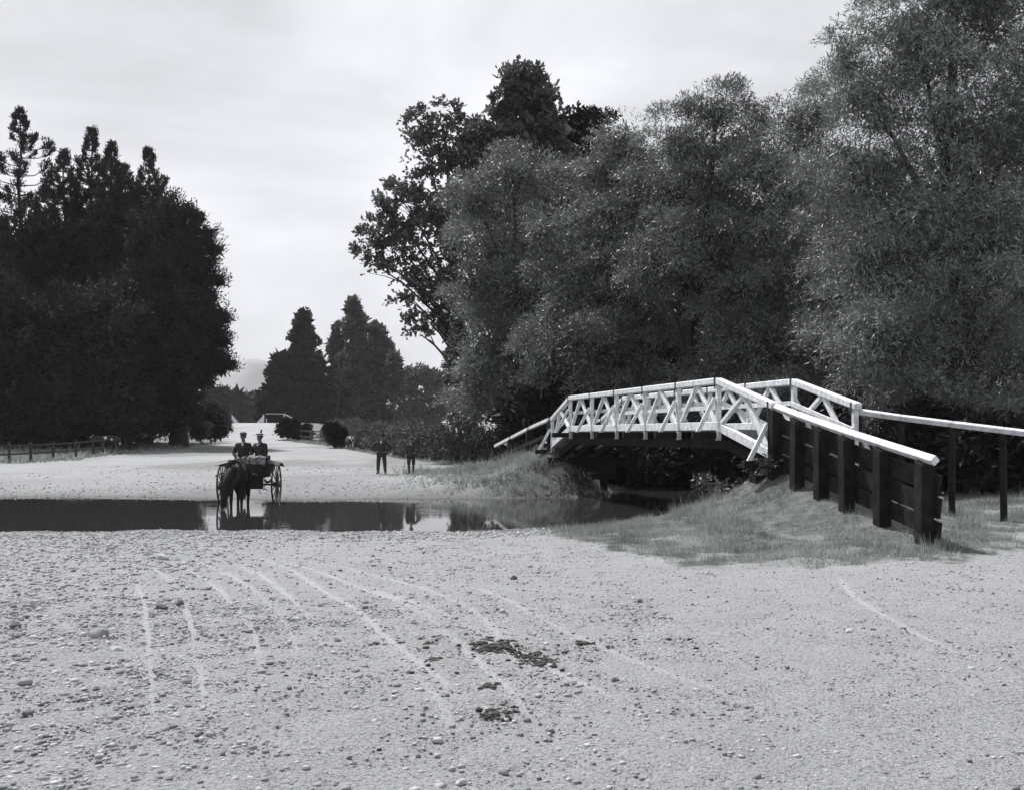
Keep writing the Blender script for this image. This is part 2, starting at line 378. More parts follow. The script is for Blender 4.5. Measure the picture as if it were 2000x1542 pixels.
# water
def water_mat():
    m, t, b = mat_base('still_water'); L = t.links.new
    b.inputs['Base Color'].default_value = gcol(.03, GREEN); b.inputs['Roughness'].default_value = .015; b.inputs['IOR'].default_value = 1.33
    tc = N(t, 'ShaderNodeTexCoord'); mp = N(t, 'ShaderNodeMapping'); mp.inputs['Scale'].default_value = (.5, 1.6, 1); L(tc.outputs['Object'], mp.inputs[0])
    n = N(t, 'ShaderNodeTexNoise'); n.inputs['Scale'].default_value = 2.2; n.inputs['Detail'].default_value = 3; L(mp.outputs[0], n.inputs['Vector'])
    big = N(t, 'ShaderNodeTexNoise'); big.inputs['Scale'].default_value = .22; L(tc.outputs['Object'], big.inputs['Vector'])
    r = N(t, 'ShaderNodeMapRange'); r.inputs[1].default_value = .42; r.inputs[2].default_value = .66; r.inputs[3].default_value = .012; r.inputs[4].default_value = .09
    L(big.outputs['Fac'], r.inputs[0])
    bp = N(t, 'ShaderNodeBump'); bp.inputs['Distance'].default_value = .05; L(r.outputs[0], bp.inputs['Strength'])
    L(n.outputs['Fac'], bp.inputs['Height']); L(bp.outputs[0], b.inputs['Normal'])
    return m
wm = MB(); wm.add([(-300, 19, -.45), (120, 19, -.45), (120, 60, -.45), (-300, 60, -.45)], [(0,1,2,3)])
w = wm.build('water', water_mat()); tag(w, 'still dark ford pool reflecting the trees', None, kind='structure')
# hills
def hill_mesh():
    n = 160; x = np.linspace(-1450, -60, n); y = np.linspace(1200, 2600, 60); XX, YY = np.meshgrid(x, y)
    px = XX/1850*F+CX
    prof = 1850/F*np.interp(px, [-650, 0, 200, 350, 420, 450, 480, 502, 525, 560, 600, 700, 900], [90, 130, 100, 75, 105, 128, 148, 152, 146, 120, 95, 60, 10])
    z = prof*np.exp(-((YY-1850)/300)**2) + (fbm(XX/130, YY/130, 4, 3)-.5)*26*np.exp(-((YY-1850)/380)**2) - 4
    idn = np.arange(60*n).reshape(60, n)
    f = np.stack([idn[:-1,:-1], idn[:-1,1:], idn[1:,1:], idn[1:,:-1]], -1).reshape(-1, 4)
    return np_mesh('hill', np.stack([XX, YY, z], -1).reshape(-1, 3), f)
hill = link('hill', hill_mesh(), mat_noise('hill_tussock', .22, .30, COOL, .01, .95, 0), smooth=True)
tag(hill, 'pale hazy round hill far beyond the road', None, kind='structure')

# ------------------------------------------------------------------ foliage
def leaf_quads(p, d, L, W, rng):
    """rhombic leaves: p (n,3) base, d (n,3) unit direction, L, W arrays"""
    n = len(p); r = rng.normal(size=(n, 3))*.6 + np.array([0, 0, 1.0]); s = np.cross(d, r); s /= np.linalg.norm(s, axis=1)[:, None]+1e-9
    L = np.broadcast_to(L, n)[:, None]; W = np.broadcast_to(W, n)[:, None]
    a = p; b = p + d*L*.45 + s*W*.5; c = p + d*L; e = p + d*L*.45 - s*W*.5
    V = np.stack([a, b, c, e], 1).reshape(-1, 3)
    return V, np.arange(4*n).reshape(n, 4)
def unit(v): return v/(np.linalg.norm(v, axis=1)[:, None]+1e-9)
def crown_pts(lobes, n, rng, sub=9, subr=(.26, .48), sq=.15, zmin=None):
    """points on clumpy shells round the ellipsoid lobes; returns points and outward directions"""
    cen = np.array([l[:3] for l in lobes]); rad = np.array([l[3:6] for l in lobes])
    area = (rad[:, 0]*rad[:, 2])**.9; area /= area.sum()
    per = np.maximum((area*n).astype(int), 20); P_, D_ = [], []
    for c, r, k in zip(cen, rad, per):
        m = max(5, int(sub*(r.mean()/1.8)**1.2)); u = unit(rng.normal(size=(m, 3)))
        sc = c + u*r*rng.uniform(.62, .95, (m, 1)); sr = rng.uniform(subr[0], subr[1], m)*min(r.mean(), 2.6)
        pick = rng.integers(0, m, k); v = unit(rng.normal(size=(k, 3)) + u[pick]*.55); v[:, 2] = np.where(v[:, 2] < -.25, np.abs(v[:, 2])*.6, v[:, 2])
        q = sc[pick] + v*sr[pick][:, None]*(1-np.abs(rng.normal(size=(k, 1)))*sq)*np.array([1, 1, .85])
        # a third sits straight on the big lobe
        kk = k//7; vv = unit(rng.normal(size=(kk, 3))); q[:kk] = c + vv*r*(1-np.abs(rng.normal(size=(kk, 1)))*.16)
        v[:kk] = vv
        P_.append(q); D_.append(unit(v + .6*unit((q-c)/r)))
    return np.concatenate(P_), np.concatenate(D_)
def foliage(lobes, n, L, W, rng, droop=.25, spray=6, slen=.35, inner=.25, innersize=2.6, jitter=.7, **k):
    p, d = crown_pts(lobes, max(40, n//spray), rng, **k)
    # spray of leaves along a short twig
    sp = unit(d + rng.normal(size=d.shape)*.45 + np.array([0, 0, .25]))
    P_ = np.repeat(p, spray, 0); S_ = np.repeat(sp, spray, 0); t = np.tile(np.linspace(0, 1, spray), len(p))[:, None]
    P_ = P_ + S_*t*slen + np.array([0, 0, -1])*(t**2)*slen*droop
    dd = unit(S_ + rng.normal(size=S_.shape)*jitter + np.array([0, 0, -droop]))
    V, Fq = leaf_quads(P_, dd, L*rng.uniform(.6, 1.25, len(P_)), W*rng.uniform(.7, 1.2, len(P_)), rng)
    # deep foliage
    ni = int(n*inner)
    if ni:
        cen = np.array([l[:3] for l in lobes]); rad = np.array([l[3:6] for l in lobes]); a = rad[:, 0]*rad[:, 2]; a = a/a.sum()
        pk = rng.choice(len(lobes), ni, p=a); u = unit(rng.normal(size=(ni, 3)))*rng.uniform(.1, .75, (ni, 1))
        q = cen[pk]+u*rad[pk]
        V2, F2 = leaf_quads(q, unit(rng.normal(size=(ni, 3))), L*innersize*rng.uniform(.6, 1.3, ni), W*innersize*rng.uniform(.8, 1.3, ni), rng)
        V = np.concatenate([V, V2]); Fq = np.concatenate([Fq, F2+len(V)-len(V2)])
    return V, Fq
def lobe(px, py, rpx, rpy, Z, dz=0, dr=None):
    c = P(px, py, Z+dz); s = (Z+dz)/F; rx = rpx*s; rz = rpy*s
    return (c.x, c.y, c.z, rx, dr or (rx+rz)/2, rz)
def trunk(lobes, base, r0, rng, parent, limbs=None, sway=.4, mat='bark'):
    """tapered trunk with limbs out to the lobes, one mesh"""
    cen = [Vector(l[:3]) for l in lobes]; top = max(cen, key=lambda v: v.z - .4*abs(v.x-base[0]))
    b = Vector(base) - Vector((0, 0, .4)); mb = MB(); pts = []; K = 7
    for i in range(K+1):
        t = i/K; p = b.lerp(top, t) + Vector((rng.normal()*sway*math.sin(t*3.14)*.5, rng.normal()*sway*math.sin(t*3.14)*.5, 0)); pts.append(p)
    mb.tube(pts, [r0*(1.35 if i == 0 else 1)*(1-.85*i/K) for i in range(K+1)], 8)
    sel = cen if limbs is None else [cen[i] for i in rng.choice(len(cen), min(limbs, len(cen)), replace=False)]
    for c in sel:
        if (c-top).length < .5: continue
        f = min(.85, max(.12, (c.z-b.z)/(top.z-b.z)*.55)); k = f*K; i = int(k); s = pts[i].lerp(pts[min(i+1, K)], k-i)
        m1 = s.lerp(c, .35)+Vector((0, 0, .1*(c-s).length)); m2 = s.lerp(c, .7)+Vector((0, 0, .08*(c-s).length))
        r = r0*(1-.85*f)*.5; mb.tube([s, m1, m2, c], [r, r*.7, r*.45, r*.2], 6)
        for q in range(2):
            e = c + Vector(np.clip(rng.normal(size=3), -1, 1))*.45; mb.tube([m2, m2.lerp(e, .5)+Vector((0,0,.1)), e], [r*.35, r*.22, r*.08], 5)
    return mb.build('trunk', M[mat], parent, True)
def localize(V, loc): return V - np.array(loc)
def tree(kind, label, cat, pxl, Z, n, L, W, mat, r0=.3, base=None, seed=0, group=None, limbs=None, **k):
    rng = np.random.default_rng(seed+100)
    if kind == 'willow_tree' and Z < 100:      # lobes stand at different depths, so that sunlit heads alternate with deep shade
        lobes = [lobe(l[0], l[1], l[2]*rng.uniform(.85, 1.05), l[3]*rng.uniform(.85, 1.05), Z, (l[4] if len(l) > 4 else 0)+rng.uniform(-1.8, 1.4)-(1.0 if l[1] > 560 else 0)) for l in pxl]
    else: lobes = [lobe(*l[:4], Z, *(l[4:])) for l in pxl]
    bx = base if base is not None else float(np.mean([l[0] for l in lobes]))
    by = Z; loc = (bx, by, hz(bx, by))
    root = empty(kind, loc, label=label, cat=cat, group=group)
    V, Fq = foliage(lobes, n, L, W, rng, **k)
    gz = loc[2]; V[:, 2] = np.maximum(V[:, 2], gz-.1+.3*rng.random(len(V)))
    link('crown', np_mesh('crown', localize(V, loc), Fq), M[mat], root)
    ll = [(l[0]-loc[0], l[1]-loc[1], l[2]-loc[2]) + tuple(l[3:]) for l in lobes]
    trunk(ll, (0, 0, 0), r0, rng, root, limbs if Z < 150 else 0)
    return root
WG = 'willows on the far bank behind the footbridge'
tree('willow_tree', 'tall near willow with long drooping leaves at the right edge behind the flared white rail', 'tree',
     [(1790,70,150,120),(1930,10,150,120),(1690,190,110,100),(1850,230,150,140),(1980,260,120,170),(1680,340,110,110,.5),(1800,400,150,130),(1950,480,140,150),(1690,500,120,120,.6),
      (1830,600,150,130),(1980,700,120,150),(1700,650,120,110,.8),(1790,740,160,100,.8),(1930,830,140,70,1),(2080,150,120,200),(2080,500,120,260),(1650,110,45,70),(1860,-60,140,90)],
     31.5, 200000, .155, .030, 'willow_near', .42, base=13.2, seed=1, droop=.4, spray=9, slen=.55, inner=.32, innersize=1.5, sub=12, subr=(.2,.4), limbs=9)
tree('willow_tree', 'pale bushy willow above the right end of the footbridge, beside the near willow', 'tree',
     [(1555,255,75,65),(1500,330,80,80),(1610,350,80,90),(1560,440,120,110),(1500,560,110,100),(1610,570,100,120),(1560,680,130,110),(1640,740,110,100),(1540,790,120,60),(1600,230,50,50)],
     45, 90000, .17, .04, 'willow', .4, base=12.5, seed=2, group=WG, spray=8, slen=.6, inner=.3, innersize=1.7)
tree('willow_tree', 'round-topped willow with the highest crown above the middle of the footbridge', 'tree',
     [(1400,225,65,60),(1340,290,75,70),(1450,300,70,80),(1300,380,80,90),(1400,390,100,90),(1470,470,90,100),(1350,500,100,80),(1420,590,80,80),(1270,520,60,80),(1460,700,110,110),(1390,760,90,80),(1340,800,80,50)],
     48, 95000, .18, .042, 'willow', .45, base=7.2, seed=3, group=WG, spray=8, slen=.6, inner=.3, innersize=1.7)
tree('willow_tree', 'pale feathery willow over the left half of the footbridge', 'tree',
     [(1215,285,65,60),(1160,345,80,60),(1250,380,80,90),(1130,440,90,80),(1210,490,100,90),(1120,560,90,90),(1230,620,90,90),(1150,690,110,90),(1260,740,80,80),(1180,790,110,60),(1060,700,60,70)],
     52, 90000, .19, .045, 'willow', .4, base=4.3, seed=4, group=WG, spray=8, slen=.65, inner=.3, innersize=1.7)
tree('willow_tree', 'greyish willow with drooping skirts directly behind the left end of the footbridge', 'tree',
     [(1000,350,90,60),(930,400,50,60),(1060,400,70,70),(970,480,90,80),(1050,520,80,90),(930,570,55,70),(1010,620,90,80),(950,690,70,70),(1060,690,70,80),(1000,770,100,60),(930,790,60,50),(1090,790,90,50)],
     57, 85000, .2, .048, 'willow', .35, base=.6, seed=5, group=WG, spray=8, slen=.65, inner=.3, innersize=1.7)
tree('plane_tree', 'broad-leaved tree with lacy branches reaching left over the hedge', 'tree',
     [(865,235,38,38),(820,260,32,42),(890,290,45,40),(835,320,50,35),(780,385,45,38),(850,390,65,50),(735,450,32,25),(715,492,24,16),(770,460,45,35),(830,470,65,50),(900,450,50,60),(735,520,28,18),(790,525,45,25),
      (850,560,60,35),(800,585,35,18),(835,625,45,18),(820,652,34,10),(890,620,45,40),(900,550,50,60),(755,412,24,20)],
     68, 17000, .30, .21, 'plane', .35, base=-2.2, seed=6, droop=.15, spray=4, slen=.4, inner=.03, sub=16, subr=(.14,.3), sq=.35, jitter=1.0, innersize=1.6)
tree('poplar_tree', 'tallest dark poplar rising behind the willows left of centre', 'tree',
     [(1008,160,38,40),(1050,205,45,50),(985,215,30,45),(1030,260,65,50),(1080,260,25,50),(985,290,50,50),(930,275,32,40),(925,330,30,40),(1040,330,80,60),(1000,450,90,90),(1000,600,90,100),(1000,740,80,90)],
     70, 30000, .34, .20, 'poplar', .5, base=.5, seed=7, droop=0, spray=5, inner=.2)
tree('poplar_tree', 'small dark treetop showing between the tall poplar and the pale feathery willow', 'tree',
     [(1165,240,32,24),(1120,245,22,34),(1140,285,60,34),(1150,380,70,80),(1150,520,70,90),(1150,700,70,110)],
     74, 14000, .34, .2, 'dark_leaf', .4, base=5.2, seed=8, droop=0, spray=5, inner=.2)
tree('poplar_tree', 'narrow poplar column standing behind the hedge under the lacy branches', 'tree',
     [(897,670,16,40),(900,730,24,50),(905,800,30,50),(925,760,30,60)], 76, 9000, .3, .18, 'poplar', .25, base=-3.4, seed=9, droop=0, spray=5, inner=.25)
# a dark wood closing the view behind the willows
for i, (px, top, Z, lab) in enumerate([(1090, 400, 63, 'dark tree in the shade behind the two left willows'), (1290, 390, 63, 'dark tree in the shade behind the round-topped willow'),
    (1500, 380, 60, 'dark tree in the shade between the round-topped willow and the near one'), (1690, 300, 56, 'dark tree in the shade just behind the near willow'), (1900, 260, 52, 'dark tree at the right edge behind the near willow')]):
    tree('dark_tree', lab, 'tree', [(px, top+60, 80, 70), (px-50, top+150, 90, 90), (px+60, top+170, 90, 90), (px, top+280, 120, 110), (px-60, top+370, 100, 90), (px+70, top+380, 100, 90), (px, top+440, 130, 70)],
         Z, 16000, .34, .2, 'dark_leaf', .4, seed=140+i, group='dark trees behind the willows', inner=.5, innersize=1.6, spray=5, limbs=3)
# understorey behind the bridge
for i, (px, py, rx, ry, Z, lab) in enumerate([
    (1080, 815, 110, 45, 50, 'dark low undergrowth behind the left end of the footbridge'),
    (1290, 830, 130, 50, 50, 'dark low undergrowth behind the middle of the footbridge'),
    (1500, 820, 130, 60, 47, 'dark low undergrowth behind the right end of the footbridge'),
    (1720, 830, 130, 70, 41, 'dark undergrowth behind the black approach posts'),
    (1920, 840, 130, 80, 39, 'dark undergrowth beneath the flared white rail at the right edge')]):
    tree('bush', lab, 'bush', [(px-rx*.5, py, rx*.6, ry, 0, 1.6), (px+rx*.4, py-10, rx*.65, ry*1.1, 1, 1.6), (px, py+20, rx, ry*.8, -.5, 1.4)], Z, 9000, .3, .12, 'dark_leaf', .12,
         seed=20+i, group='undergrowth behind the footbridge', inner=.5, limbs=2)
for i, (px, py, rx, ry, Z, lab) in enumerate([  # those under the footbridge are added in place of the black shade there
    (1215, 905, 110, 60, 43.5, 'added dark bush standing in for shade under the left half of the footbridge'),
    (1400, 900, 120, 65, 43.0, 'added dark bush standing in for shade under the right half of the footbridge'),
    (1120, 915, 60, 50, 42.0, 'added dark bush standing in for shade on the bank under the left end of the footbridge'),
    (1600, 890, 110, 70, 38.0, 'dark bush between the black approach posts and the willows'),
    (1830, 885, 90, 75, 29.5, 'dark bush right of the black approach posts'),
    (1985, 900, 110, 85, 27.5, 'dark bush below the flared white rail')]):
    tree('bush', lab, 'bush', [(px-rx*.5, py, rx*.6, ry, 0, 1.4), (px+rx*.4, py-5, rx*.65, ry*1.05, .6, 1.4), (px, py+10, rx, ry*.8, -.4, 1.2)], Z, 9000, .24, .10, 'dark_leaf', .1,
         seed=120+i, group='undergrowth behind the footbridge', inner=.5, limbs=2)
# mid-distance trees across the road
tree('conifer_tree', 'pointed dark evergreen tree right of the far road', 'tree',
     [(592,632,14,22),(594,668,26,30),(596,710,40,36),(575,745,45,36),(612,755,40,40),(545,735,22,30),(530,785,30,40),(570,800,50,40),(620,805,40,40),(548,705,14,18),(525,825,28,18)],
     225, 26000, .8, .42, 'dark_leaf', .5, seed=10, droop=0, spray=5, inner=.3)
tree('poplar_tree', 'large oval poplar in the middle of the distant row', 'tree',
     [(690,602,12,22),(697,640,24,36),(705,690,30,40),(690,720,28,40),(712,760,30,50)], 240, 15000, .75, .4, 'poplar', .4, seed=11, droop=0, spray=5, inner=.3)
tree('poplar_tree', 'slim forked poplar left of the large oval one in the distance', 'tree',
     [(663,648,8,20),(657,685,12,26),(660,730,14,36),(652,670,6,12)], 244, 6000, .75, .4, 'poplar', .3, seed=12, droop=0, spray=5, inner=.3)
tree('poplar_tree', 'narrow poplar right of the large oval one in the distance', 'tree',
     [(737,650,11,22),(748,690,15,34),(742,735,18,40)], 242, 7000, .75, .4, 'poplar', .3, seed=13, droop=0, spray=5, inner=.3)
tree('poplar_tree', 'smallest pointed poplar top at the right of the distant row', 'tree',
     [(771,708,8,20),(772,745,11,30)], 236, 3500, .75, .4, 'poplar', .25, seed=14, droop=0, spray=5, inner=.3)
tree('willow_tree', 'rounded windblown willow behind the gate and the cow', 'tree',
     [(660,760,45,30),(700,740,40,30),(730,770,40,35),(640,795,45,35),(690,800,55,40),(740,815,45,30),(610,820,30,25)], 250, 22000, .85, .3, 'mid_leaf', .35, seed=15, inner=.3, spray=6, slen=.7)
tree('broadleaf_tree', 'low spreading tree with sky showing through, behind the hedge', 'tree',
     [(820,735,34,20),(790,756,26,26),(858,748,26,24),(845,775,40,22),(795,800,32,30),(870,790,26,30),(830,815,40,18),(880,765,18,22)], 330, 13000, 1.1, .6, 'mid_leaf', .3, seed=16, inner=.1, spray=5, sub=14)
tree('shrub', 'rounded pale shrub between the tall pines and the far road', 'shrub',
     [(414,800,16,18),(430,812,14,22),(400,815,20,24),(437,828,12,14)], 112, 8000, .3, .12, 'hedge', .15, seed=17, inner=.3, limbs=2)
tree('shrub', 'dark rounded shrub at the left edge of the far road', 'shrub',
     [(425,836,16,16),(410,832,22,22),(390,828,22,28)], 103, 6000, .3, .14, 'dark_leaf', .15, seed=18, inner=.4, limbs=2)
tree('shrub', 'low pale shrub in front of the pines beside the road', 'shrub',
     [(398,838,12,14),(388,845,12,12)], 99, 2500, .2, .08, 'hedge', .1, seed=19, inner=.4, limbs=1)
tree('bush', 'dark bush in front of the rail fence right of the road', 'bush',
     [(555,836,12,14),(575,840,18,14),(595,845,14,12)], 118, 5000, .3, .14, 'dark_leaf', .12, seed=30, inner=.4, limbs=1)
tree('bush', 'dark bush between the gate and the white-faced cow', 'bush',
     [(656,850,14,16),(667,853,11,14),(650,840,12,11)], 90, 5000, .25, .12, 'dark_leaf', .12, seed=31, inner=.4, limbs=1)
# far row of small pines closing the road
for i, (px, py) in enumerate([(408,750),(424,762),(436,761),(448,764),(463,766),(477,773),(485,770),(498,771),(512,768)]):
    tree('pine_tree', 'small far pine in the row closing the road, %s' % ['partly behind the tall left pines','leftmost clear of the tall pines','second clear of the tall pines','third clear of the tall pines','in the middle and broadest','first after the notch of sky','middle one right of the notch','right of the second notch of sky','behind the pointed evergreen'][i],
         'tree', [(px,py+7,3,8),(px,py+22,7,14),(px+1,py+42,9,18)], 330+i*4, 1600, 1.2, .55, 'dark_leaf', .3, seed=40+i, group='small pines at the far end of the road', droop=0, inner=.4, limbs=1)

# tall pines on the left
def pine(px, py, Z, label, seed, rmax=3.6, sparse=5.0, n_extra=9000, tilt=0, reach=None, gap=.5):
    rng = np.random.default_rng(seed); top = P(px, py, Z); gx = top.x-tilt; base = Vector((gx, Z, hz(gx, Z)))
    root = empty('pine_tree', base, label=label, cat='tree', group='tall pines left of the road')
    Hh = top.z-base.z; mb = MB(); K = 9
    ax = [Vector((tilt*(i/K), 0, Hh*i/K)) + Vector((rng.normal()*.1, rng.normal()*.1, 0))*(0 < i < K) for i in range(K+1)]
    mb.tube([ax[0]-Vector((0,0,.4))]+ax[1:], [.42*(1-.97*i/K)+.02 for i in range(K+1)], 8)
    Ps, Ds, Ls = [], [], []
    def axis(z): k = z/Hh*K; i = min(K-1, int(k)); return ax[i].lerp(ax[i+1], k-i)
    d = .25
    while d < Hh*.72:
        nb = int(rng.integers(4, 7)); z = Hh-d; c = axis(z); ph = rng.random()*6.28
        Lm = min(.22+.33*d, rmax)
        for b in range(nb):
            a = ph+b*6.283/nb+rng.normal()*.25; ln = Lm*rng.uniform(.55, 1.15)
            if d > 1.2 and d < sparse+1 and rng.random() < .12: continue
            if reach and rng.random() < reach and 2.5 < d < 8: ln *= 1.7; a = rng.normal()*.5
            dr = Vector((math.cos(a), math.sin(a), 0)); el = rng.uniform(.15, .5)
            pts = [c, c+dr*ln*.5+Vector((0,0,ln*.5*el*.4)), c+dr*ln*.85+Vector((0,0,ln*el*.75)), c+dr*ln+Vector((0,0,ln*el*1.25+.15))]
            mb.tube(pts, [.03+.012*ln, .02+.008*ln, .018, .008], 4, False)
            m = int(46+60*ln)
            t = rng.uniform(.25 if ln < 1.5 else .38, 1.0, m)**.8
            seg = np.clip((t*3).astype(int), 0, 2); f = t*3-seg; pa = np.array([list(p) for p in pts])
            q = pa[seg]*(1-f[:, None])+pa[seg+1]*f[:, None] + rng.normal(size=(m, 3))*.09
            dv = pa[seg+1]-pa[seg]
            Ps.append(q); Ds.append(unit(unit(dv)*.9+rng.normal(size=(m, 3))*.55+np.array([0, 0, .45]))); Ls.append(np.full(m, .34))
            # side tufts
            if ln > 1.3:
                for s in (-1, 1):
                    for tt in (.55, .8):
                        k = 24; o = Vector((-dr.y, dr.x, .5))*s*ln*.28; e = pts[1].lerp(pts[3], tt)
                        tq = rng.random(k)[:, None]; o = Vector((o.x, o.y, abs(o.z)))
                        Ps.append(np.array(e)+np.array(o)*tq+rng.normal(size=(k, 3))*.1); Ds.append(unit(np.array(o)[None]*1.2+rng.normal(size=(k, 3))*.5+np.array([0,0,.5]))); Ls.append(np.full(k, .34))
        d += gap*rng.uniform(.7, 1.2)
    k = 40; Ps.append(np.array(ax[-1])+np.array([0,0,-1])*rng.random((k,1))*1.0); Ds.append(unit(rng.normal(size=(k,3))*.5+np.array([0,0,1.]))); Ls.append(np.full(k, .3))
    Pq = np.concatenate(Ps); Dq = np.concatenate(Ds); Lq = np.concatenate(Ls)
    V, Fq = leaf_quads(Pq, Dq, Lq*rng.uniform(.6, 1.1, len(Lq)), .085, rng)
    # dense lower crown
    lob = []
    z = Hh-sparse-3
    while z > 1.5:
        for q in range(2):
            r = rmax*rng.uniform(.6, .95)*min(1, .55+(Hh-sparse-z)/14)
            c = axis(z)+Vector((rng.normal()*rmax*.3, rng.normal()*rmax*.3, 0)); lob.append((c.x, c.y, c.z, r, r, rng.uniform(1.4, 2.2)))
        z -= 1.9
    V2, F2 = foliage(lob, int(n_extra*2.0), .30, .11, rng, droop=-.3, inner=.4, innersize=2.4, spray=5)
    V2[:, 2] = np.maximum(V2[:, 2], .05)
    V = np.concatenate([V, V2]); Fq = np.concatenate([Fq, F2+len(V)-len(V2)])
    mb.build('trunk', M['bark'], root, True)
    link('crown', np_mesh('crown', V, Fq), M['pine'], root)
    return root
pine(38, 215, 92, 'tallest open-crowned pine with ragged side branches at the left edge', 51, 3.0, 8.5, reach=.2, gap=.75)
pine(-38, 300, 95, 'pine cut by the left edge of the frame', 50, 3.2, 5)
pine(125, 297, 96, 'slim pine between the tallest pine and the one with the sharp tip', 52, 2.8, 5)
pine(180, 253, 99, 'pine with a sharp tip and upturned open branches, middle of the group', 53, 3.0, 6.5, reach=.1)
pine(218, 280, 96, 'pine with a dense top just right of the sharp-tipped one', 54, 3.0, 4)
pine(289, 292, 98, 'rightmost of the tall pines with a broad bushy spire', 55, 3.6, 2.6)
for i, (px, py, Z, lab) in enumerate([(70,400,104,'hidden lower pine filling the gap under the tallest pine'), (150,420,104,'lower pine behind, under the slim pine'), (250,400,106,'lower pine behind, between the dense-topped pine and the broad spire'), (5,430,90,'low pine at the left edge of the wood'), (245,325,103,'thin pine top left of the broad spire')]):
    pine(px, py, Z, lab, 60+i, 3.6, 1.5)
tree('cypress_tree', 'massive dark cypress sloping down to the road at the right of the pine wood', 'tree',
     [(335,430,35,40),(362,470,40,45),(330,520,60,60),(385,520,30,40),(395,590,35,45),(360,600,60,70),(405,650,32,38),(350,700,70,70),(412,705,34,22),(392,735,34,24),(330,800,60,60),(352,780,38,50),(290,600,70,90),(280,750,80,100),(300,470,50,60),(420,640,20,12),(428,720,22,10),(416,488,18,12),(422,548,16,11),(434,620,16,10),(446,712,16,9),(384,424,16,14),(404,456,16,12),(436,668,12,9)],
     92, 110000, .27, .11, 'pine', .7, base=-28.5, seed=70, droop=-.3, inner=.3, spray=7, slen=.75, sub=20, subr=(.16,.42), sq=.35)
tree('cypress_tree', 'dark low mass of evergreen at the foot of the left pines above the rail fence', 'tree',
     [(60,670,80,90),(150,650,80,80),(220,650,70,110),(60,780,90,90),(150,770,90,100),(230,790,80,80),(0,640,60,110),(-20,760,70,110),(20,850,70,32),(110,850,70,32),(190,845,60,32),(260,838,50,30)],
     86, 100000, .27, .12, 'pine', .7, base=-32, seed=71, droop=-.3, inner=.35, spray=7, slen=.75, sub=14, sq=.35)

# hedge
def hedge():
    rng = np.random.default_rng(81); pts = [(-.9, 60.5), (-3.2, 65), (-6.5, 72), (-11, 86), (-15.5, 98), (-17.5, 104)]
    root = empty('hedge', (pts[0][0], pts[0][1], hz(*pts[0])), label='long loose clipped hedge running from the bridge foot to the cow', cat='hedge')
    lob = []
    for (a, b) in zip(pts[:-1], pts[1:]):
        L = math.dist(a, b); k = max(2, int(L/1.1))
        for i in range(k):
            t = i/k; x = a[0]+(b[0]-a[0])*t; y = a[1]+(b[1]-a[1])*t; g = hz(x, y)
            lob.append((x+rng.normal()*.15, y, g+1.15+rng.normal()*.08, .95, .95, 1.1+rng.normal()*.06)); lob.append((x-.2, y, g+.6, 1.0, 1.0, .8))
    V, Fq = foliage(lob, 95000, .125, .055, rng, inner=.3, spray=5, slen=.22, droop=0)
    base = np.array(root.location); V[:, 2] = np.maximum(V[:, 2], H(V[:, 0], V[:, 1])+.02)
    link('foliage', np_mesh('foliage', V-base, Fq), M['hedge'], root)
    mb = MB()
    mb.tube([Vector((l[0], l[1], hz(l[0], l[1])+.3))-root.location for l in lob[::4]], .03, 5)
    for l in lob[::4]: mb.tube([Vector((l[0], l[1], hz(l[0], l[1])-.1))-root.location, Vector(l[:3])-root.location], [.05, .02], 5)
    mb.build('stem', M['bark'], root, True)
hedge()

# grass
def blades(n, region, hgt, wid, name, label, seed, clump=4):
    rng = np.random.default_rng(seed); x, y = region(rng, n//clump)
    x = np.repeat(x, clump)+rng.normal(size=len(x)*clump)*.035; y = np.repeat(y, clump)+rng.normal(size=len(y)*clump)*.035
    z = H(x, y)-.02; p = np.stack([x, y, z], 1); h = hgt*rng.uniform(.4, 1.2, len(x))*(.35+1.5*vnoise(x*1.9, y*1.9, 4)**2)*(1+1.2*(vnoise(x*5, y*5, 6) > .82))
    d = unit(np.stack([rng.normal(size=len(x))*.35, rng.normal(size=len(x))*.35, np.ones(len(x))], 1))
    s = unit(np.cross(d, rng.normal(size=p.shape)))*wid/2
    V = np.stack([p-s, p+s, p+d*h[:, None]+np.stack([rng.normal(size=len(x))*.2*h, rng.normal(size=len(x))*.2*h, np.zeros(len(x))], 1)], 1).reshape(-1, 3)
    o = link(name, np_mesh(name, V, np.arange(3*len(x)).reshape(-1, 3)), M['grass'])
    tag(o, label, 'grass', kind='stuff')
def reg_mask(x0, x1, y0, y1, fn):
    def f(rng, n):
        X_, Y_ = [], []; tot = 0
        while tot < n:
            x = rng.uniform(x0, x1, n*2); y = rng.uniform(y0, y1, n*2); k = fn(x, y) > rng.random(n*2)
            X_.append(x[k]); Y_.append(y[k]); tot += k.sum()
        return np.concatenate(X_)[:n], np.concatenate(Y_)[:n]
    return f
def m_near(x, y):
    yb = np.interp(x, [-1.5, 0, 1.7, 2.4, 4.4, 6.3, 7.5, 8.8, 12, 20], [24.5, 22.6, 18.2, 15.4, 13.9, 14.8, 16.8, 19.0, 23.5, 27])
    return sstep(-.4, 1.5, y-yb+(fbm(x*.5, y*.5, 4, 5)-.5)*4.5+(fbm(x*3, y*3, 3, 9)-.5)*2.6)*(H(x, y) > -.43)*(1-.8*sstep(.52, .66, fbm(x*1.6, y*1.6, 4, 21))*sstep(8, 1, y-yb))*(.35+.65*fbm(x*.8, y*.8, 2, 8))
blades(110000, reg_mask(-1, 13, 13, 31, m_near), .12, .011, 'bank_grass', 'short rough grass on the near bank round the black approach posts', 91)
def m_far(x, y):
    d, u = seg_d(x, y, (1.6, 38.6), (-.6, 48.5)); return np.exp(-(d/2.6)**2)*(H(x, y) > -.4)
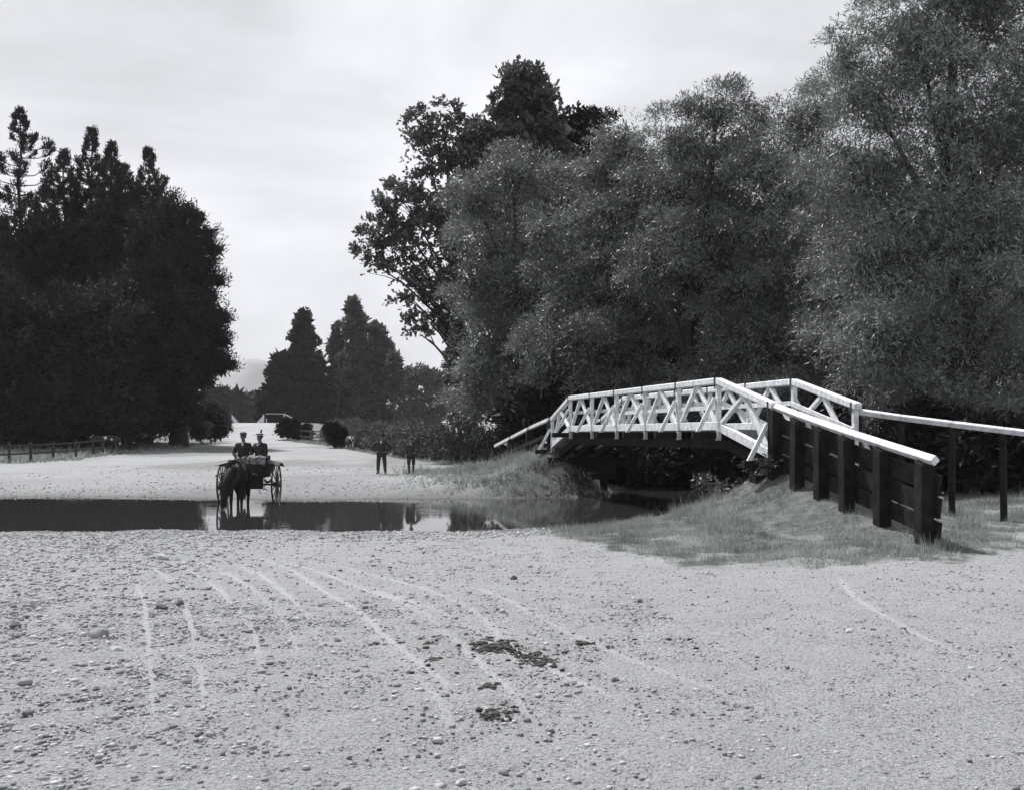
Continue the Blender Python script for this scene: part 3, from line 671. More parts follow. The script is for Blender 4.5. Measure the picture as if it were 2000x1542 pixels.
blades(40000, reg_mask(-6, 7, 35.5, 52, m_far), .22, .03, 'far_bank_grass', 'rough grass on the far bank mound below the white handrail', 92)
def m_verge(x, y): 
    g = xr(y); return ((x > g) & (x < g+6)).astype(float)*.8
blades(26000, reg_mask(-26, 0, 50, 112, m_verge), .2, .05, 'verge_grass', 'grass verge between the road and the hedge', 93)
def m_left(x, y): return (x < xl(y)+fbm(x*.2, y*.2, 3, 2)*4-1).astype(float)
blades(26000, reg_mask(-48, -24, 62, 100, m_left), .3, .06, 'paddock_grass', 'dark grass under the left pines around the rail fence', 94)

# bank plants
def plant(px, py, Z, n, L, r, label, seed, mat='hedge'):
    rng = np.random.default_rng(seed); c = P(px, py, Z); g = hz(c.x, c.y); root = empty('bank_plant', (c.x, c.y, g), label=label, cat='plant')
    top = max(c.z-g, .25); V, Fq = foliage([(0,0,top*.75,r,r,top*.45),(r*.5,0,top*.5,r*.7,r*.7,top*.4)], n, L, L*.35, rng, inner=.05, spray=5, slen=L*1.5)
    link('foliage', np_mesh('foliage', V, Fq), M[mat], root)
    mb = MB()
    for k in range(6): a = k*1.05; mb.tube([(0,0,-.1), (math.cos(a)*r*.6, math.sin(a)*r*.6, top*.8)], [.012, .005], 5)
    mb.build('stem', M['bark'], root, True)
plant(1122, 955, 37.6, 420, .16, .45, 'pale leafy weed at the water edge under the left end of the footbridge', 95)
plant(1400, 938, 23.6, 500, .10, .45, 'leafy weed on the bank crest under the right end of the footbridge', 96, 'mid_leaf')
plant(1500, 915, 22.6, 600, .09, .5, 'low leafy weed at the foot of the first black approach post', 97, 'mid_leaf')

# ------------------------------------------------------------------ stones
def icos():
    bm = bmesh.new(); bmesh.ops.create_icosphere(bm, subdivisions=1, radius=1); V = np.array([v.co[:] for v in bm.verts]); Fq = np.array([[v.index for v in f.verts] for f in bm.faces]); bm.free(); return V, Fq
IV, IF = icos()
def pebbles(n, region, smin, smax, name, label, seed, mat='stone', cat='gravel', flat=.55):
    rng = np.random.default_rng(seed); x, y = region(rng, n)
    if seed < 110:                     # wheels have pressed the stones out of the ruts
        keep = track_mask(x, y) < .3; x = x[keep]; y = y[keep]; n = len(x)
    s = smin*(smax/smin)**(rng.random(n)**2.6)
    sx = s*rng.uniform(.8, 1.5, n); sy = s*rng.uniform(.7, 1.2, n); sz = s*rng.uniform(.35, .8, n)*flat/.55
    a = rng.random(n)*6.28; V = IV[None]*(1+rng.normal(size=(n, len(IV), 1))*.16)
    V = V*np.stack([sx, sy, sz], 1)[:, None]
    ca, sa = np.cos(a)[:, None], np.sin(a)[:, None]
    W = np.stack([V[..., 0]*ca-V[..., 1]*sa, V[..., 0]*sa+V[..., 1]*ca, V[..., 2]], -1)
    W = W + np.stack([x, y, H(x, y)+sz*.25], 1)[:, None]
    Fq = (IF[None]+(np.arange(n)*len(IV))[:, None, None]).reshape(-1, 3)
    o = link(name, np_mesh(name, W.reshape(-1, 3), Fq), M[mat], smooth=False); tag(o, label, cat, kind='stuff')
def mat_pebble():
    m = mat_noise('pebble', .2, .36, COOL, 30, .9, .3, 60, .005); t = m.node_tree; b = t.nodes['Principled BSDF']
    geo = N(t, 'ShaderNodeNewGeometry'); mr = N(t, 'ShaderNodeMapRange'); mr.inputs[3].default_value = .14; mr.inputs[4].default_value = .5
    t.links.new(geo.outputs['Random Per Island'], mr.inputs[0])
    cm = N(t, 'ShaderNodeCombineColor'); 
    for i, k in enumerate(COOL):
        mm = N(t, 'ShaderNodeMath', operation='MULTIPLY'); mm.inputs[1].default_value = k; t.links.new(mr.outputs[0], mm.inputs[0]); t.links.new(mm.outputs[0], cm.inputs[i])
    t.links.new(cm.outputs[0], b.inputs['Base Color']); return m
M['pebble'] = mat_pebble()
def m_left_peb(x, y): 
    e = -1.6-.16*y
    return (.12+.88*sstep(1.2, -1.6, x-e))*(.25+.9*fbm(x*1.1, y*1.1, 3, 14))*(H(x, y) > -.47)
pebbles(34000, reg_mask(-11, .5, 4.4, 23.8, m_left_peb), .007, .036, 'gravel', 'loose river pebbles covering the left foreground', 101, 'pebble')
pebbles(24000, reg_mask(-3, 9.5, 4.4, 20, lambda x, y: .2+.8*sstep(.5, .7, fbm(x*.9, y*.5, 3, 44))),   .004, .018, 'gravel', 'scattered small pebbles on the right foreground', 102, 'pebble')
pebbles(34000, reg_mask(-6, 1.5, 4.2, 11.5, lambda x, y: (.2+.8*sstep(1.2, -1.6, x+1.2+.1*y))*(.3+.9*fbm(x*1.5, y*1.5, 3, 15))), .003, .022, 'gravel', 'fine pebbles of the left foreground', 105, 'pebble')
pebbles(16000, reg_mask(-2.5, 6, 4.2, 11.5, lambda x, y: .2+.8*sstep(.45, .7, fbm(x*1.3, y*.9, 3, 45))), .003, .010, 'gravel', 'fine grit of the right foreground', 106, 'pebble')
pebbles(5200, reg_mask(-13, .8, 19.5, 24.3, lambda x, y: sstep(18, 23, y)*(.2+.8*sstep(-6, -3, x))), .012, .04, 'gravel', 'pebble strip along the near water edge', 103, 'pebble')
pebbles(4200, reg_mask(-22, 2, 35.5, 60, lambda x, y: .15+.85*np.exp(-((y-38)/2.5)**2)), .015, .05, 'gravel', 'stones along the far water edge', 104, 'pebble')
def stone(name, px, py, w, h, label, cat, mat, seed, tone=None):
    rng = np.random.default_rng(seed); x, y = gpt(px, py); x = float(x); y = float(y); g = hz(x, y)
    bm = bmesh.new(); bmesh.ops.create_icosphere(bm, subdivisions=3, radius=1)
    q = [Vector(rng.normal(size=3)).normalized() for _ in range(7)]
    for v in bm.verts:             # worn facets
        for f in q:
            d = v.co.dot(f)
            if d > .78: v.co -= f*(d-.78)*.9
    W_ = w*y/F/2; Hh = h*y/F/2*1.25
    ph = rng.random(9)*6
    for v in bm.verts:
        c = v.co; k = 1+.13*math.sin(c.x*2.2+ph[0])*math.cos(c.y*2+ph[1])+.08*math.sin(c.z*4+ph[2]+c.x*3)+.05*math.sin(c.y*7+ph[3])
        v.co = Vector((c.x*W_*k, c.y*W_*.75*k, c.z*Hh*k))
    me = bpy.data.meshes.new(name); bm.to_mesh(me); bm.free()
    o = link(name, me, M[mat], None, True); o.location = (x, y, g+Hh*.45); o.rotation_euler = (0, 0, rng.normal()*.3)
    tag(o, label, cat); return o
M['stone_dark'] = mat_noise('dark_stone', .08, .15, COOL, 9, .85, .5, 30, .01)
M['stone_pale'] = mat_noise('pale_stone', .36, .5, COOL, 9, .85, .5, 30, .01)
for i, a in enumerate([
    ('stone', 314, 1180, 27, 11, 'flat dark oval stone with a small one beside it, left foreground', 'stone', 'stone_dark'),
    ('stone', 351, 1172, 15, 12, 'small tilted dark stone just right of the flat oval stone', 'stone', 'stone_dark'),
    ('stone', 192, 1236, 44, 20, 'wide half-buried stone with a dark underside in the left gravel', 'stone', 'stone'),
    ('stone', 30, 1220, 22, 14, 'dark stone at the left edge of the gravel', 'stone', 'stone_dark'),
    ('stone', 48, 1330, 34, 18, 'large rounded stone at the lower left corner', 'stone', 'stone'),
    ('stone', 54, 1392, 22, 14, 'blocky dark stone at the bottom left, nearest the camera', 'stone', 'stone_dark'),
    ('stone', 578, 1204, 20, 9, 'small white-topped oblong stone in the wheel tracks', 'stone', 'stone_pale'),
    ('stone', 230, 1266, 30, 12, 'pale flat stone below the wide half-buried one', 'stone', 'stone_pale'),
    ('stone', 318, 1080, 26, 12, 'pale pointed stone near the left water edge', 'stone', 'stone_pale'),
    ('stone', 1004, 1120, 15, 8, 'small dark peaked stone alone in the middle distance gravel', 'stone', 'stone_dark'),
    ('stone', 1660, 1229, 22, 8, 'white-topped oblong stone on the right gravel', 'stone', 'stone_pale'),
    ('stone', 1706, 1226, 13, 6, 'small dark stone right of the white-topped oblong one', 'stone', 'stone_dark'),
    ('stone', 1250, 1166, 14, 8, 'dark lump stone left of a pair on the open gravel', 'stone', 'stone_dark'),
    ('stone', 1202, 1324, 16, 9, 'dark lump below the dung heaps, right of centre', 'stone', 'stone_dark'),
    ('stone', 1925, 1351, 14, 7, 'grey stone near the lower right corner', 'stone', 'stone'),
    ('stone', 660, 1244, 13, 6, 'single dark stone between the wheel tracks', 'stone', 'stone_dark'),
    ('stone', 365, 1327, 18, 8, 'grey stone on the bare ground below the curved wheel tracks', 'stone', 'stone'),
    ]): stone(*a, 200+i)
def dung(px, py, wpx, n, label, seed):
    rng = np.random.default_rng(seed); x, y = gpt(px, py); g = hz(x, y); sc = y/F; mb = MB()
    V, Fq = [], []
    for k in range(n):
        dx = rng.normal()*wpx*sc*.26; dy = rng.normal()*wpx*sc*.45; s = rng.uniform(.008, .021)
        v = IV*(1+rng.normal(size=(len(IV), 1))*.25)*np.array([s*1.4, s*1.2, s*.65]); v = v+np.array([dx, dy, hz(x+dx, y+dy)-g+s*.3]); V.append(v); Fq.append(IF+len(IV)*k)
    o = link('dung_heap', np_mesh('dung_heap', np.concatenate(V), np.concatenate(Fq)), M['dung'], smooth=True); o.location = (x, y, g); tag(o, label, 'dung', group='horse dung on the gravel')
dung(968, 1253, 90, 150, 'widest scattered dark dung heap in the centre foreground', 301)
dung(1050, 1280, 85, 110, 'long narrow dung heap just right of and below the widest one', 302)
dung(840, 1250, 26, 20, 'small dung scatter left of the widest heap', 303)
dung(1138, 1250, 26, 22, 'small dung scatter right of the widest heap', 304)
dung(965, 1396, 60, 36, 'loose dung scatter at the bottom edge of the road', 305)
dung(845, 1283, 26, 18, 'small flat dung patch below the left scatter', 306)
dung(955, 1340, 30, 22, 'crumbled dung patch between the heaps and the bottom edge', 307)
pebbles(420, reg_mask(-2.2, 3.4, 5.6, 12.5, lambda x, y: np.exp(-((x-.15)/1.3)**2-((y-8.6)/1.8)**2)), .006, .022, 'dirt_crumbs', 'dark crumbs scattered round the dung heaps', 310, 'dung', 'dirt', .4)
pebbles(3600, reg_mask(-6, 9, 4.5, 20, lambda x, y: fbm(x*.8, y*.8, 2, 61)), .004, .018, 'dirt_crumbs', 'sparse dark specks on the pale road', 311, 'stone_dark', 'dirt', .4)

# ------------------------------------------------------------------ footbridge
ZT, ZD = 3.01, 1.82; TN, TF = -2.64, 14.04; T0, T1 = 0.0, 11.75
def ztop(t): return float(np.interp(t, [TN, T0, T1, TF], [2.36, ZT, ZT, 2.31]))
def zdk(t): return float(np.interp(t, [TN, T0, T1, TF], [1.20, ZD, ZD, 1.20]))
BW = 1.93
orig = line_pt(0, 0, 0); bridge = empty('footbridge', (orig.x, orig.y, 0), label='white-painted arched timber truss footbridge over the stream', cat='footbridge')
def lp(t, w, z): return line_pt(t, w, z) - orig
jr = random.Random(3)
def J_(a=.014): return jr.uniform(-a, a)
wp = M['white_paint']
panels = [T0+i*(T1-T0)/5 for i in range(6)]
for side, w in ((-1, 0.0), (1, BW)):
    for (a, b) in ((T1, TF), (T0, T1), (TN, T0)):
        g = .02
        MB().bar(lp(a+(.0 if a != TN else -.08), w, ztop(a)-.07), lp(b, w, ztop(b)-.07), .17, .15).build('top_chord', wp, bridge, bevel=.02)
        MB().bar(lp(a, w, zdk(a)+.08), lp(b, w, zdk(b)+.08), .12, .20).build('bottom_chord', wp, bridge, bevel=.01)
        MB().bar(lp(a, w-side*.085, (ztop(a)+zdk(a))/2+.02), lp(b, w-side*.085, (ztop(b)+zdk(b))/2+.02), .04, .11).build('mid_rail', wp, bridge, bevel=.006)
    posts = [TN+.05] + panels + [TF-.05]
    for i, t in enumerate(posts):
        MB().box(lp(t, w, (ztop(t)-.14+zdk(t)-.25)/2), (.10, .13, ztop(t)-.14-zdk(t)+.25), Matrix.Rotation(math.atan(.2386), 3, 'Z')).build('post', wp, bridge, bevel=.008)
        MB().bar(lp(t+.07+J_(.02), w+side*(.52+J_(.03)), zdk(t)-.12), lp(t+.07, w+side*.06, zdk(t)+.62*(ztop(t)-zdk(t))), .09, .10, up=(0,1,0)).build('side_strut', wp, bridge, bevel=.008)
        MB().bar(lp(t, w, ztop(t)+.012), lp(t+.045, w, ztop(t)+.012), .185, .012).bar(lp(t, w-.092, ztop(t)-.12), lp(t+.045, w-.092, ztop(t)-.12), .012, .26).bar(lp(t, w+.092, ztop(t)-.12), lp(t+.045, w+.092, ztop(t)-.12), .012, .26).build('iron_strap', M['iron'], bridge)
    for a, b in zip(posts[:-1], posts[1:]):
        m = (a+b)/2
        o_ = .0
        for e in (a, b):
            MB().bar(lp(m+(.04 if e > m else -.04)+J_(.03), w+o_+J_(), ztop(m)-.15), lp(e+(-.12 if e > m else .12)+J_(.03), w+o_+J_(), zdk(e)+.10), .10+J_(.008), .10, up=(1,0,0)).build('brace', wp, bridge, bevel=.008)
for t in [TN+.05]+panels+[TF-.05]:
    MB().bar(lp(t+.07, -.62, zdk(t)-.13), lp(t+.07, BW+.62, zdk(t)-.13), .16, .16).build('cross_beam', M['tar_wood'], bridge, bevel=.01)
for (a, b) in ((T1, TF+.2), (T0, T1), (TN-.2, T0)):
    for w in (.25, BW/2, BW-.25):
        MB().bar(lp(a, w, zdk(a)-.33), lp(b, w, zdk(b)-.33), .2, .24).build('beam', M['tar_wood'], bridge)
    dm = MB(); L = b-a; n = int(L/.22)
    for i in range(n):
        t = a+(i+.5)*L/n; dm.bar(lp(t, -.02+.09, zdk(t)-.025), lp(t, BW-.07, zdk(t)-.025), .2, .05)
    dm.build('deck', M['grey_wood'], bridge)
for t in (TN+.3, TF-.4):
    mb = MB()
    for w in (.1, BW/2, BW-.1): mb.bar(lp(t, w, -.3), lp(t, w, zdk(t)-.46), .26, .26)
    mb.bar(lp(t-.01, -.3, zdk(t)-.53), lp(t-.01, BW+.3, zdk(t)-.53), .22, .22)
    for z in (.2, .45, .7): mb.bar(lp(t+(.16 if t < 5 else -.16), -.3, z), lp(t+(.16 if t < 5 else -.16), BW+.3, z), .06, .23)
    mb.build('abutment', M['tar_wood'], bridge)
# near approach railing (black posts, diamond-set white top rail, dark planks)
def railing(label, pts, ztops, side, planks=True, white_z=None, post_w=.23, root_name='approach_railing', seg_gap=False, roll=R(45), rail=.125):
    root = empty(root_name, (pts[0][0], pts[0][1], hz(*pts[0])), label=label, cat='railing')
    o = root.location
    for i, ((x, y), zt) in enumerate(zip(pts, ztops)):
        g = hz(x, y); d = Vector((pts[min(i+1, len(pts)-1)][0]-pts[max(i-1, 0)][0], pts[min(i+1, len(pts)-1)][1]-pts[max(i-1, 0)][1], 0)).normalized()
        n = Vector((-d.y, d.x, 0)); pw = post_w; mb = MB()
        c = Vector((x, y, 0)); V = []
        zs = ((g-.5, g-.5), (zt-.04, zt-.13))
        for (za, zb) in zs:
            for (u, v, zz) in ((-1,-1,za), (1,-1,za), (1,1,zb), (-1,1,zb)):
                V.append(c + d*(v*pw/2) + n*(u*pw/2)*side + Vector((math.sin(i*5.1+zz)*.012, math.cos(i*3.3+zz)*.012, zz)) - o)
        # slanted head
        mb.add(V, [(3,2,1,0),(4,5,6,7),(0,1,5,4),(1,2,6,5),(2,3,7,6),(3,0,4,7)]); mb.build('post', M['tar_wood'], root, bevel=.012)
    for i in range(len(pts)-1):
        a = Vector((*pts[i], ztops[i])); b = Vector((*pts[i+1], ztops[i+1])); d = (b-a).normalized()
        if seg_gap: a2 = a+d*.16; b2 = b-d*.16
        else: a2 = a - (d*.0 if i else d*.12); b2 = b + (d*.32 if i == len(pts)-2 else d*0)
        MB().bar(a2-o, b2-o, rail, rail, roll=roll).build('top_rail', wp, root, bevel=.01)
    if planks:
        nrm = Vector((pts[0][1]-pts[-1][1], pts[-1][0]-pts[0][0], 0)).normalized()*side
        for dz, hh in planks:
            a = Vector((*pts[0], ztops[0]-dz)); b = Vector((*pts[-1], ztops[-1]-dz)); e = (b-a).normalized()
            MB().bar(a-o+nrm*(post_w/2+.035)-e*.1, b-o+nrm*(post_w/2+.035)+e*.22, .06, hh).build('plank', M['tar_wood'], root, bevel=.006)
    return root
tn = [-2.66, -3.55, -4.5, -5.48, -6.56, -7.78]
npts = [(line_pt(t).x, line_pt(t).y) for t in tn]
npx = [(1505,795),(1549,812),(1597,829),(1646,846),(1714,868),(1796,894)]
nz_ = [P(a, b, p[1]).z+.02 for (a, b), p in zip(npx, npts)]
npts = [(P(a+8, b, p[1]).x, p[1]) for (a, b), p in zip(npx, npts)]
railing('black timber post approach railing with a white top rail descending to the near gravel', npts, nz_, 1, planks=[(.40,.31),(.78,.33),(1.14,.28)])
# far left handrail
ft = [14.25, 17.3, 20.3, 23.4]; fz = [2.27, 1.94, 1.56, 1.17]
railing('thin white handrail on black posts sloping down left from the far end of the footbridge', [(line_pt(t).x, line_pt(t).y) for t in ft], fz, 1, planks=[(.62,.14)], post_w=.24, seg_gap=True, roll=0, rail=.12)
ft2 = [14.25, 17.3, 20.3, 23.4]
railing('hidden-side twin of the far handrail, in the shade of the willows', [(line_pt(t, BW+.1).x, line_pt(t, BW+.1).y) for t in ft2], fz, -1, planks=[(.62,.14)], post_w=.2, roll=0, rail=.10)
# flared right rail
fl = [P(1676,803,22.9), P(1760,815,22.3), P(1860,827.5,21.7), P(1960,839.5,21.0), P(2070,853,20.3)]
railing('white top rail flaring off to the right edge of the frame in deep shade', [(p.x, p.y) for p in fl], [p.z for p in fl], -1, planks=[], post_w=.11, roll=R(20), rail=.11)

# far road bridge with white rails
def far_rail(x, y, label, flip=1):
    g = hz(x, y); r = empty('bridge_parapet', (x, y, g), label=label, cat='parapet', group='white parapets of the far road bridge')
    W = .0714
    a = MB(); a.add([(-1.15*flip,-.0,-.1),(.0,-.0,-.1),(0,0,1.25),(-.02*flip,0,1.25),(-1.15*flip,.06,-.1),(0,.06,-.1),(0,.06,1.25),(-.02*flip,.06,1.25)], [(0,1,2,3),(7,6,5,4),(0,4,5,1),(1,5,6,2),(2,6,7,3),(3,7,4,0)])
    a.build('wing_board', wp, r)
    MB().box((.09*flip, .1, .55), (.18, .18, 1.4)).build('post', M['tar_wood'], r)
    MB().bar((.2*flip, .1, 1.27), (2.1*flip, 3, 1.30), .08, .08).build('top_rail', wp, r)
    MB().bar((2.1*flip, 3, 1.30), (2.8*flip, 5.5, .75), .12, .14).build('sloping_rail', wp, r)
    MB().bar((.3*flip, .1, .0), (.3*flip, .1, .7), .1, .1).bar((2.1*flip, 3, -.2), (2.1*flip, 3, 1.25), .12, .12).build('strut', wp, r)
p = P(516, 826, 148); far_rail(p.x, p.y, 'right white parapet with triangular wing board at the crest of the road')
p = P(452, 826, 150); far_rail(p.x, p.y, 'left white parapet at the crest of the road beside the pale shrub', -1)

# fences
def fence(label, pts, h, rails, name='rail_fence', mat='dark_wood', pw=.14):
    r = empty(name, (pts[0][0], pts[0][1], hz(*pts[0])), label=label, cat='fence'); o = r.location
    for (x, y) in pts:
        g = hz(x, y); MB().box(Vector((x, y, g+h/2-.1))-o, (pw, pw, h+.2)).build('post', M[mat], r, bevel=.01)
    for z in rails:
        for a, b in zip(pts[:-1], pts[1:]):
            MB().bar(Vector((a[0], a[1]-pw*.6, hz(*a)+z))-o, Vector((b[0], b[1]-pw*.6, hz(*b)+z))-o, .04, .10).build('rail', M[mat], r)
    return r
def gp(px, Z): return ((px-CX)/F*Z, Z)
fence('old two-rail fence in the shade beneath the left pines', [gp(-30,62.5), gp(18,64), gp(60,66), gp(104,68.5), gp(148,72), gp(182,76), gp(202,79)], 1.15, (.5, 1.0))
fence('low rail fence running back from the gate to the far road', [gp(634,108), gp(608,111), gp(588,116), gp(570,121)], 1.2, (.5, 1.1))
g0 = Vector((*gp(606,106), 0)); g0.z = hz(g0.x, g0.y); g1 = Vector((*gp(632,105), 0)); g1.z = hz(g1.x, g1.y)
gt = empty('field_gate', g0, label='barred field gate beside the low rail fence', cat='gate')
for k in range(4): z = .25+.28*k; MB().bar((0,0,z), g1-g0+Vector((0,0,z)), .04, .09).build('gate_bar', M['grey_wood'], gt)
MB().box((0,0,.6), (.08,.08,1.3)).box(g1-g0+Vector((0,0,.6)), (.08,.08,1.3)).bar((0,0.05,.25), g1-g0+Vector((0,0.05,1.1)), .04, .08).build('gate_frame', M['grey_wood'], gt)

# ------------------------------------------------------------------ figures
def figure(loc, rz, label, J, dress, sc=1.0, cat='person'):
    """J: joints by name (metres, facing -y).  dress: which garments"""
    r = empty('person', loc, rz, label=label, cat=cat); r.scale = (sc, sc, sc)
    V = []; E = []; Rr = []; ix = {}
    def v(n, p, rad): ix[n] = len(V); V.append(Vector(p)); Rr.append(rad)
    def e(a, b): E.append((ix[a], ix[b]))
    hp = Vector(J['hip']); ch = Vector(J['chest']); nk = Vector(J['neck']); hd = Vector(J['head'])
    v('hip', hp, (.15, .11)); v('waist', hp.lerp(ch, .45), (.13, .10)); v('chest', ch, (.16, .11)); v('neck0', nk, (.06, .06)); v('neck1', nk.lerp(hd, .45), (.055, .055))
    v('jaw', hd+Vector((0,-.015,-.04)), (.065,.075)); v('skull', hd+Vector((0,.005,.045)), (.075,.092)); v('crown', hd+Vector((0,.01,.105)), (.055,.065)); v('nose', hd+Vector((0,-.115,.0)), (.012,.012))
    for a, b in (('hip','waist'),('waist','chest'),('chest','neck0'),('neck0','neck1'),('neck1','jaw'),('jaw','skull'),('skull','crown'),('skull','nose')): e(a, b)
    for s in 'LR':
        q = -1 if s == 'L' else 1
        sh, el, wr = (Vector(J[s+k]) for k in ('sh', 'el', 'wr')); hj, kn, an = (Vector(J[s+k]) for k in ('hj', 'kn', 'an'))
        v(s+'sh', sh, .055); v(s+'el', el, .042); v(s+'wr', wr, .028); hdv = (wr-el).normalized()
        hv = Vector(J.get(s+'hv', hdv)).normalized(); v(s+'pm', wr+hv*.07, (.032,.024))
        e('chest', s+'sh'); e(s+'sh', s+'el'); e(s+'el', s+'wr'); e(s+'wr', s+'pm')
        v(s+'hj', hj, .085); v(s+'kn', kn, .058); v(s+'an', an, .04); v(s+'toe', an+Vector((q*.04, -.17, -.05)), .035)
        e('hip', s+'hj'); e(s+'hj', s+'kn'); e(s+'kn', s+'an'); e(s+'an', s+'toe')
        side = hv.cross(Vector((0,0,1))); side = side.normalized() if side.length > .1 else Vector((1,0,0))
        for f in range(5):
            k = (f-1.5)*.019; ln = (.055,.075,.082,.074,.058)[f]
            if f == 0: b0 = wr+hv*.03+side*(-.035); tip = b0+hv*.045+side*(-.025)
            else: b0 = wr+hv*.10+side*k; tip = b0+hv*ln*.8+Vector((0,-.015,-.02))
            v(s+'f%da' % f, b0, .010); v(s+'f%db' % f, b0.lerp(tip, .5)+Vector((0,-.004,.002)), .009); v(s+'f%dc' % f, tip, .007)
            e(s+'pm', s+'f%da' % f); e(s+'f%da' % f, s+'f%db' % f); e(s+'f%db' % f, s+'f%dc' % f)
    skin('body', V, E, Rr, M['skin'], r, 1)
    # jacket
    jm = M[dress['jacket']]; low = hp+Vector(J.get('skirt', (0,0,-.14)))
    V2 = [hp, hp.lerp(ch, .5), ch, nk+Vector((0,0,-.03)), low]; R2 = [(.19,.14), (.19,.14), (.205,.15), (.085,.08), dress.get('hem', (.20,.15))]; E2 = [(0,1),(1,2),(2,3),(0,4)]
    for s in 'LR':
        sh, el, wr = (Vector(J[s+k]) for k in ('sh', 'el', 'wr')); b = len(V2); V2 += [sh, sh.lerp(el, .5), el, wr]; R2 += [.085, .075, .064, .048]; E2 += [(2, b), (b, b+1), (b+1, b+2), (b+2, b+3)]
    skin('jacket', V2, E2, R2, jm, r, 1)
    # trousers or skirt
    if dress.get('skirtlong'):
        kn = (Vector(J['Lkn'])+Vector(J['Rkn']))/2; an = (Vector(J['Lan'])+Vector(J['Ran']))/2
        skin('skirt', [hp+Vector((0,0,-.02)), hp.lerp(kn, .6), kn, kn.lerp(an, .5), an+Vector((0,0,.03))], [(0,1),(1,2),(2,3),(3,4)], [(.21,.17), (.23,.16), (.23,.17), (.24,.17), (.26,.2)], M[dress['skirtlong']], r, 1)
    else:
        V3 = [hp+Vector((0,0,.03))]; R3 = [(.17,.13)]; E3 = []
        for s in 'LR':
            hj, kn, an = (Vector(J[s+k]) for k in ('hj', 'kn', 'an')); b = len(V3)
            end = an+Vector((0,0,.03)) if not dress.get('knickers') else kn+(an-kn)*.2
            V3 += [hj, hj.lerp(kn, .5), kn, kn.lerp(end, .5), end]; R3 += [.115, .105, .088 if not dress.get('knickers') else .095, .078, .080 if not dress.get('knickers') else .065]
            E3 += [(0, b), (b, b+1), (b+1, b+2), (b+2, b+3), (b+3, b+4)]
        skin('trousers', V3, E3, R3, M[dress['trousers']], r, 1)
        if dress.get('knickers'):
            for s in 'LR':
                kn, an = (Vector(J[s+k]) for k in ('kn', 'an')); skin('stocking', [kn+(an-kn)*.15, kn.lerp(an, .5), an], [(0,1),(1,2)], [.064,.06,.045], M['cloth_dark'], r, 1)
    for s in 'LR':
        q = -1 if s == 'L' else 1; an = Vector(J[s+'an'])
        skin('boot', [an+Vector((0,.01,.10)), an+Vector((0,.01,0)), an+Vector((q*.01,-.06,-.035)), an+Vector((q*.035,-.19,-.045))], [(0,1),(1,2),(2,3)], [.058,.056,.052,.042], M['leather'], r, 1)
    # face
    MB().ell(hd+Vector((-.032,-.088,.028)), (.014,.008,.008), 8, 6).build('eye', M['cloth_dark'], r); MB().ell(hd+Vector((.032,-.088,.028)), (.014,.008,.008), 8, 6).build('eye', M['cloth_dark'], r)
    MB().ell(hd+Vector((0,-.092,-.045)), (.026,.008,.007), 8, 6).build('mouth', M['cloth_dark'], r)
    for q in (-1, 1): MB().ell(hd+Vector((q*.085,.0,.01)), (.012,.02,.03), 8, 6).build('ear', M['skin'], r)
    MB().ell(hd+Vector((0,.022,.06)), (.093,.102,.085), 14, 8).build('hair', M['hair'], r, True)
    if dress.get('shirt'):
        MB().add([(-.05,0,0),(.05,0,0),(0.0,.02,-.20),(0,.0,.0)], [(0,2,1)]) 
        c = ch+Vector((0,-.135,.10)); MB().ell(c, (.035,.02,.06), 10, 6).build('shirt_front', M['cloth_light'], r, True)
    hat = dress.get('hat')
    if hat == 'cap':
        MB().ell(hd+Vector((0,.01,.125)), (.115,.125,.055), 16, 8).build('flat_cap', M['cloth_mid'], r, True)
        MB().ell(hd+Vector((0,-.12,.09)), (.075,.06,.012), 12, 6).build('cap_peak', M['cloth_dark'], r, True)
    if hat == 'bowler':
        MB().lathe([(.155,0),(.15,.012),(.10,.008),(.098,.06),(.085,.105),(.05,.13),(.001,.137)], 18, hd+Vector((0,.005,.07))).build('hat', M['cloth_dark'], r, True)
    if hat == 'boater':
        h = MB().lathe([(.19,0),(.19,.014),(.105,.014),(.10,.075),(.001,.08)], 20, hd+Vector((0,.0,.085))).build('straw_hat', M['cloth_light'], r)
        MB().lathe([(.109,.016),(.108,.05),(.10,.05),(.10,.016)], 20, hd+Vector((0,0,.085))).build('hat_band', M['cloth_dark'], h)
        skin('feather', [hd+Vector((.05,-.02,.15)), hd+Vector((.07,-.03,.21)), hd+Vector((.085,-.02,.26)), hd+Vector((.12,-.02,.245))], [(0,1),(1,2),(2,3)], [.02,.035,.035,.012], M['cloth_dark'], h, 1)
    return r
def standing(**k):
    J = dict(hip=(0,0,.93), chest=(0,0,1.28), neck=(0,.01,1.46), head=(0,-.005,1.58), Lsh=(-.19,0,1.37), Rsh=(.19,0,1.37), Lhj=(-.10,0,.86), Rhj=(.10,0,.86),
             Lkn=(-.115,-.01,.48), Rkn=(.115,-.01,.48), Lan=(-.12,.02,.09), Ran=(.12,.02,.09), Lel=(-.26,.03,1.1), Rel=(.26,.03,1.1), Lwr=(-.28,-.02,.85), Rwr=(.28,-.02,.85))
    J.update(k); return J
x, y = P(745, 900, 47.3).x, 47.3
figure((x, y, hz(x, y)-.0), 0, 'man in a dark coat and bowler standing hands on hips on the far gravel', standing(Lel=(-.42,.06,1.13), Rel=(.42,.06,1.12), Lwr=(-.20,-.10,.98), Rwr=(.20,-.10,.97), Lhv=(.9,-.3,-.1), Rhv=(-.9,-.3,-.1), Lan=(-.15,.02,.09), Ran=(.16,.02,.09), Lkn=(-.135,-.01,.48), Rkn=(.145,-.01,.48), skirt=(0,0,-.2)),
       dict(jacket='cloth_dark', trousers='cloth_dark', hat='bowler', shirt=True, hem=(.21,.15)), 1.02)
x, y = P(803, 900, 47.0).x, 47.0
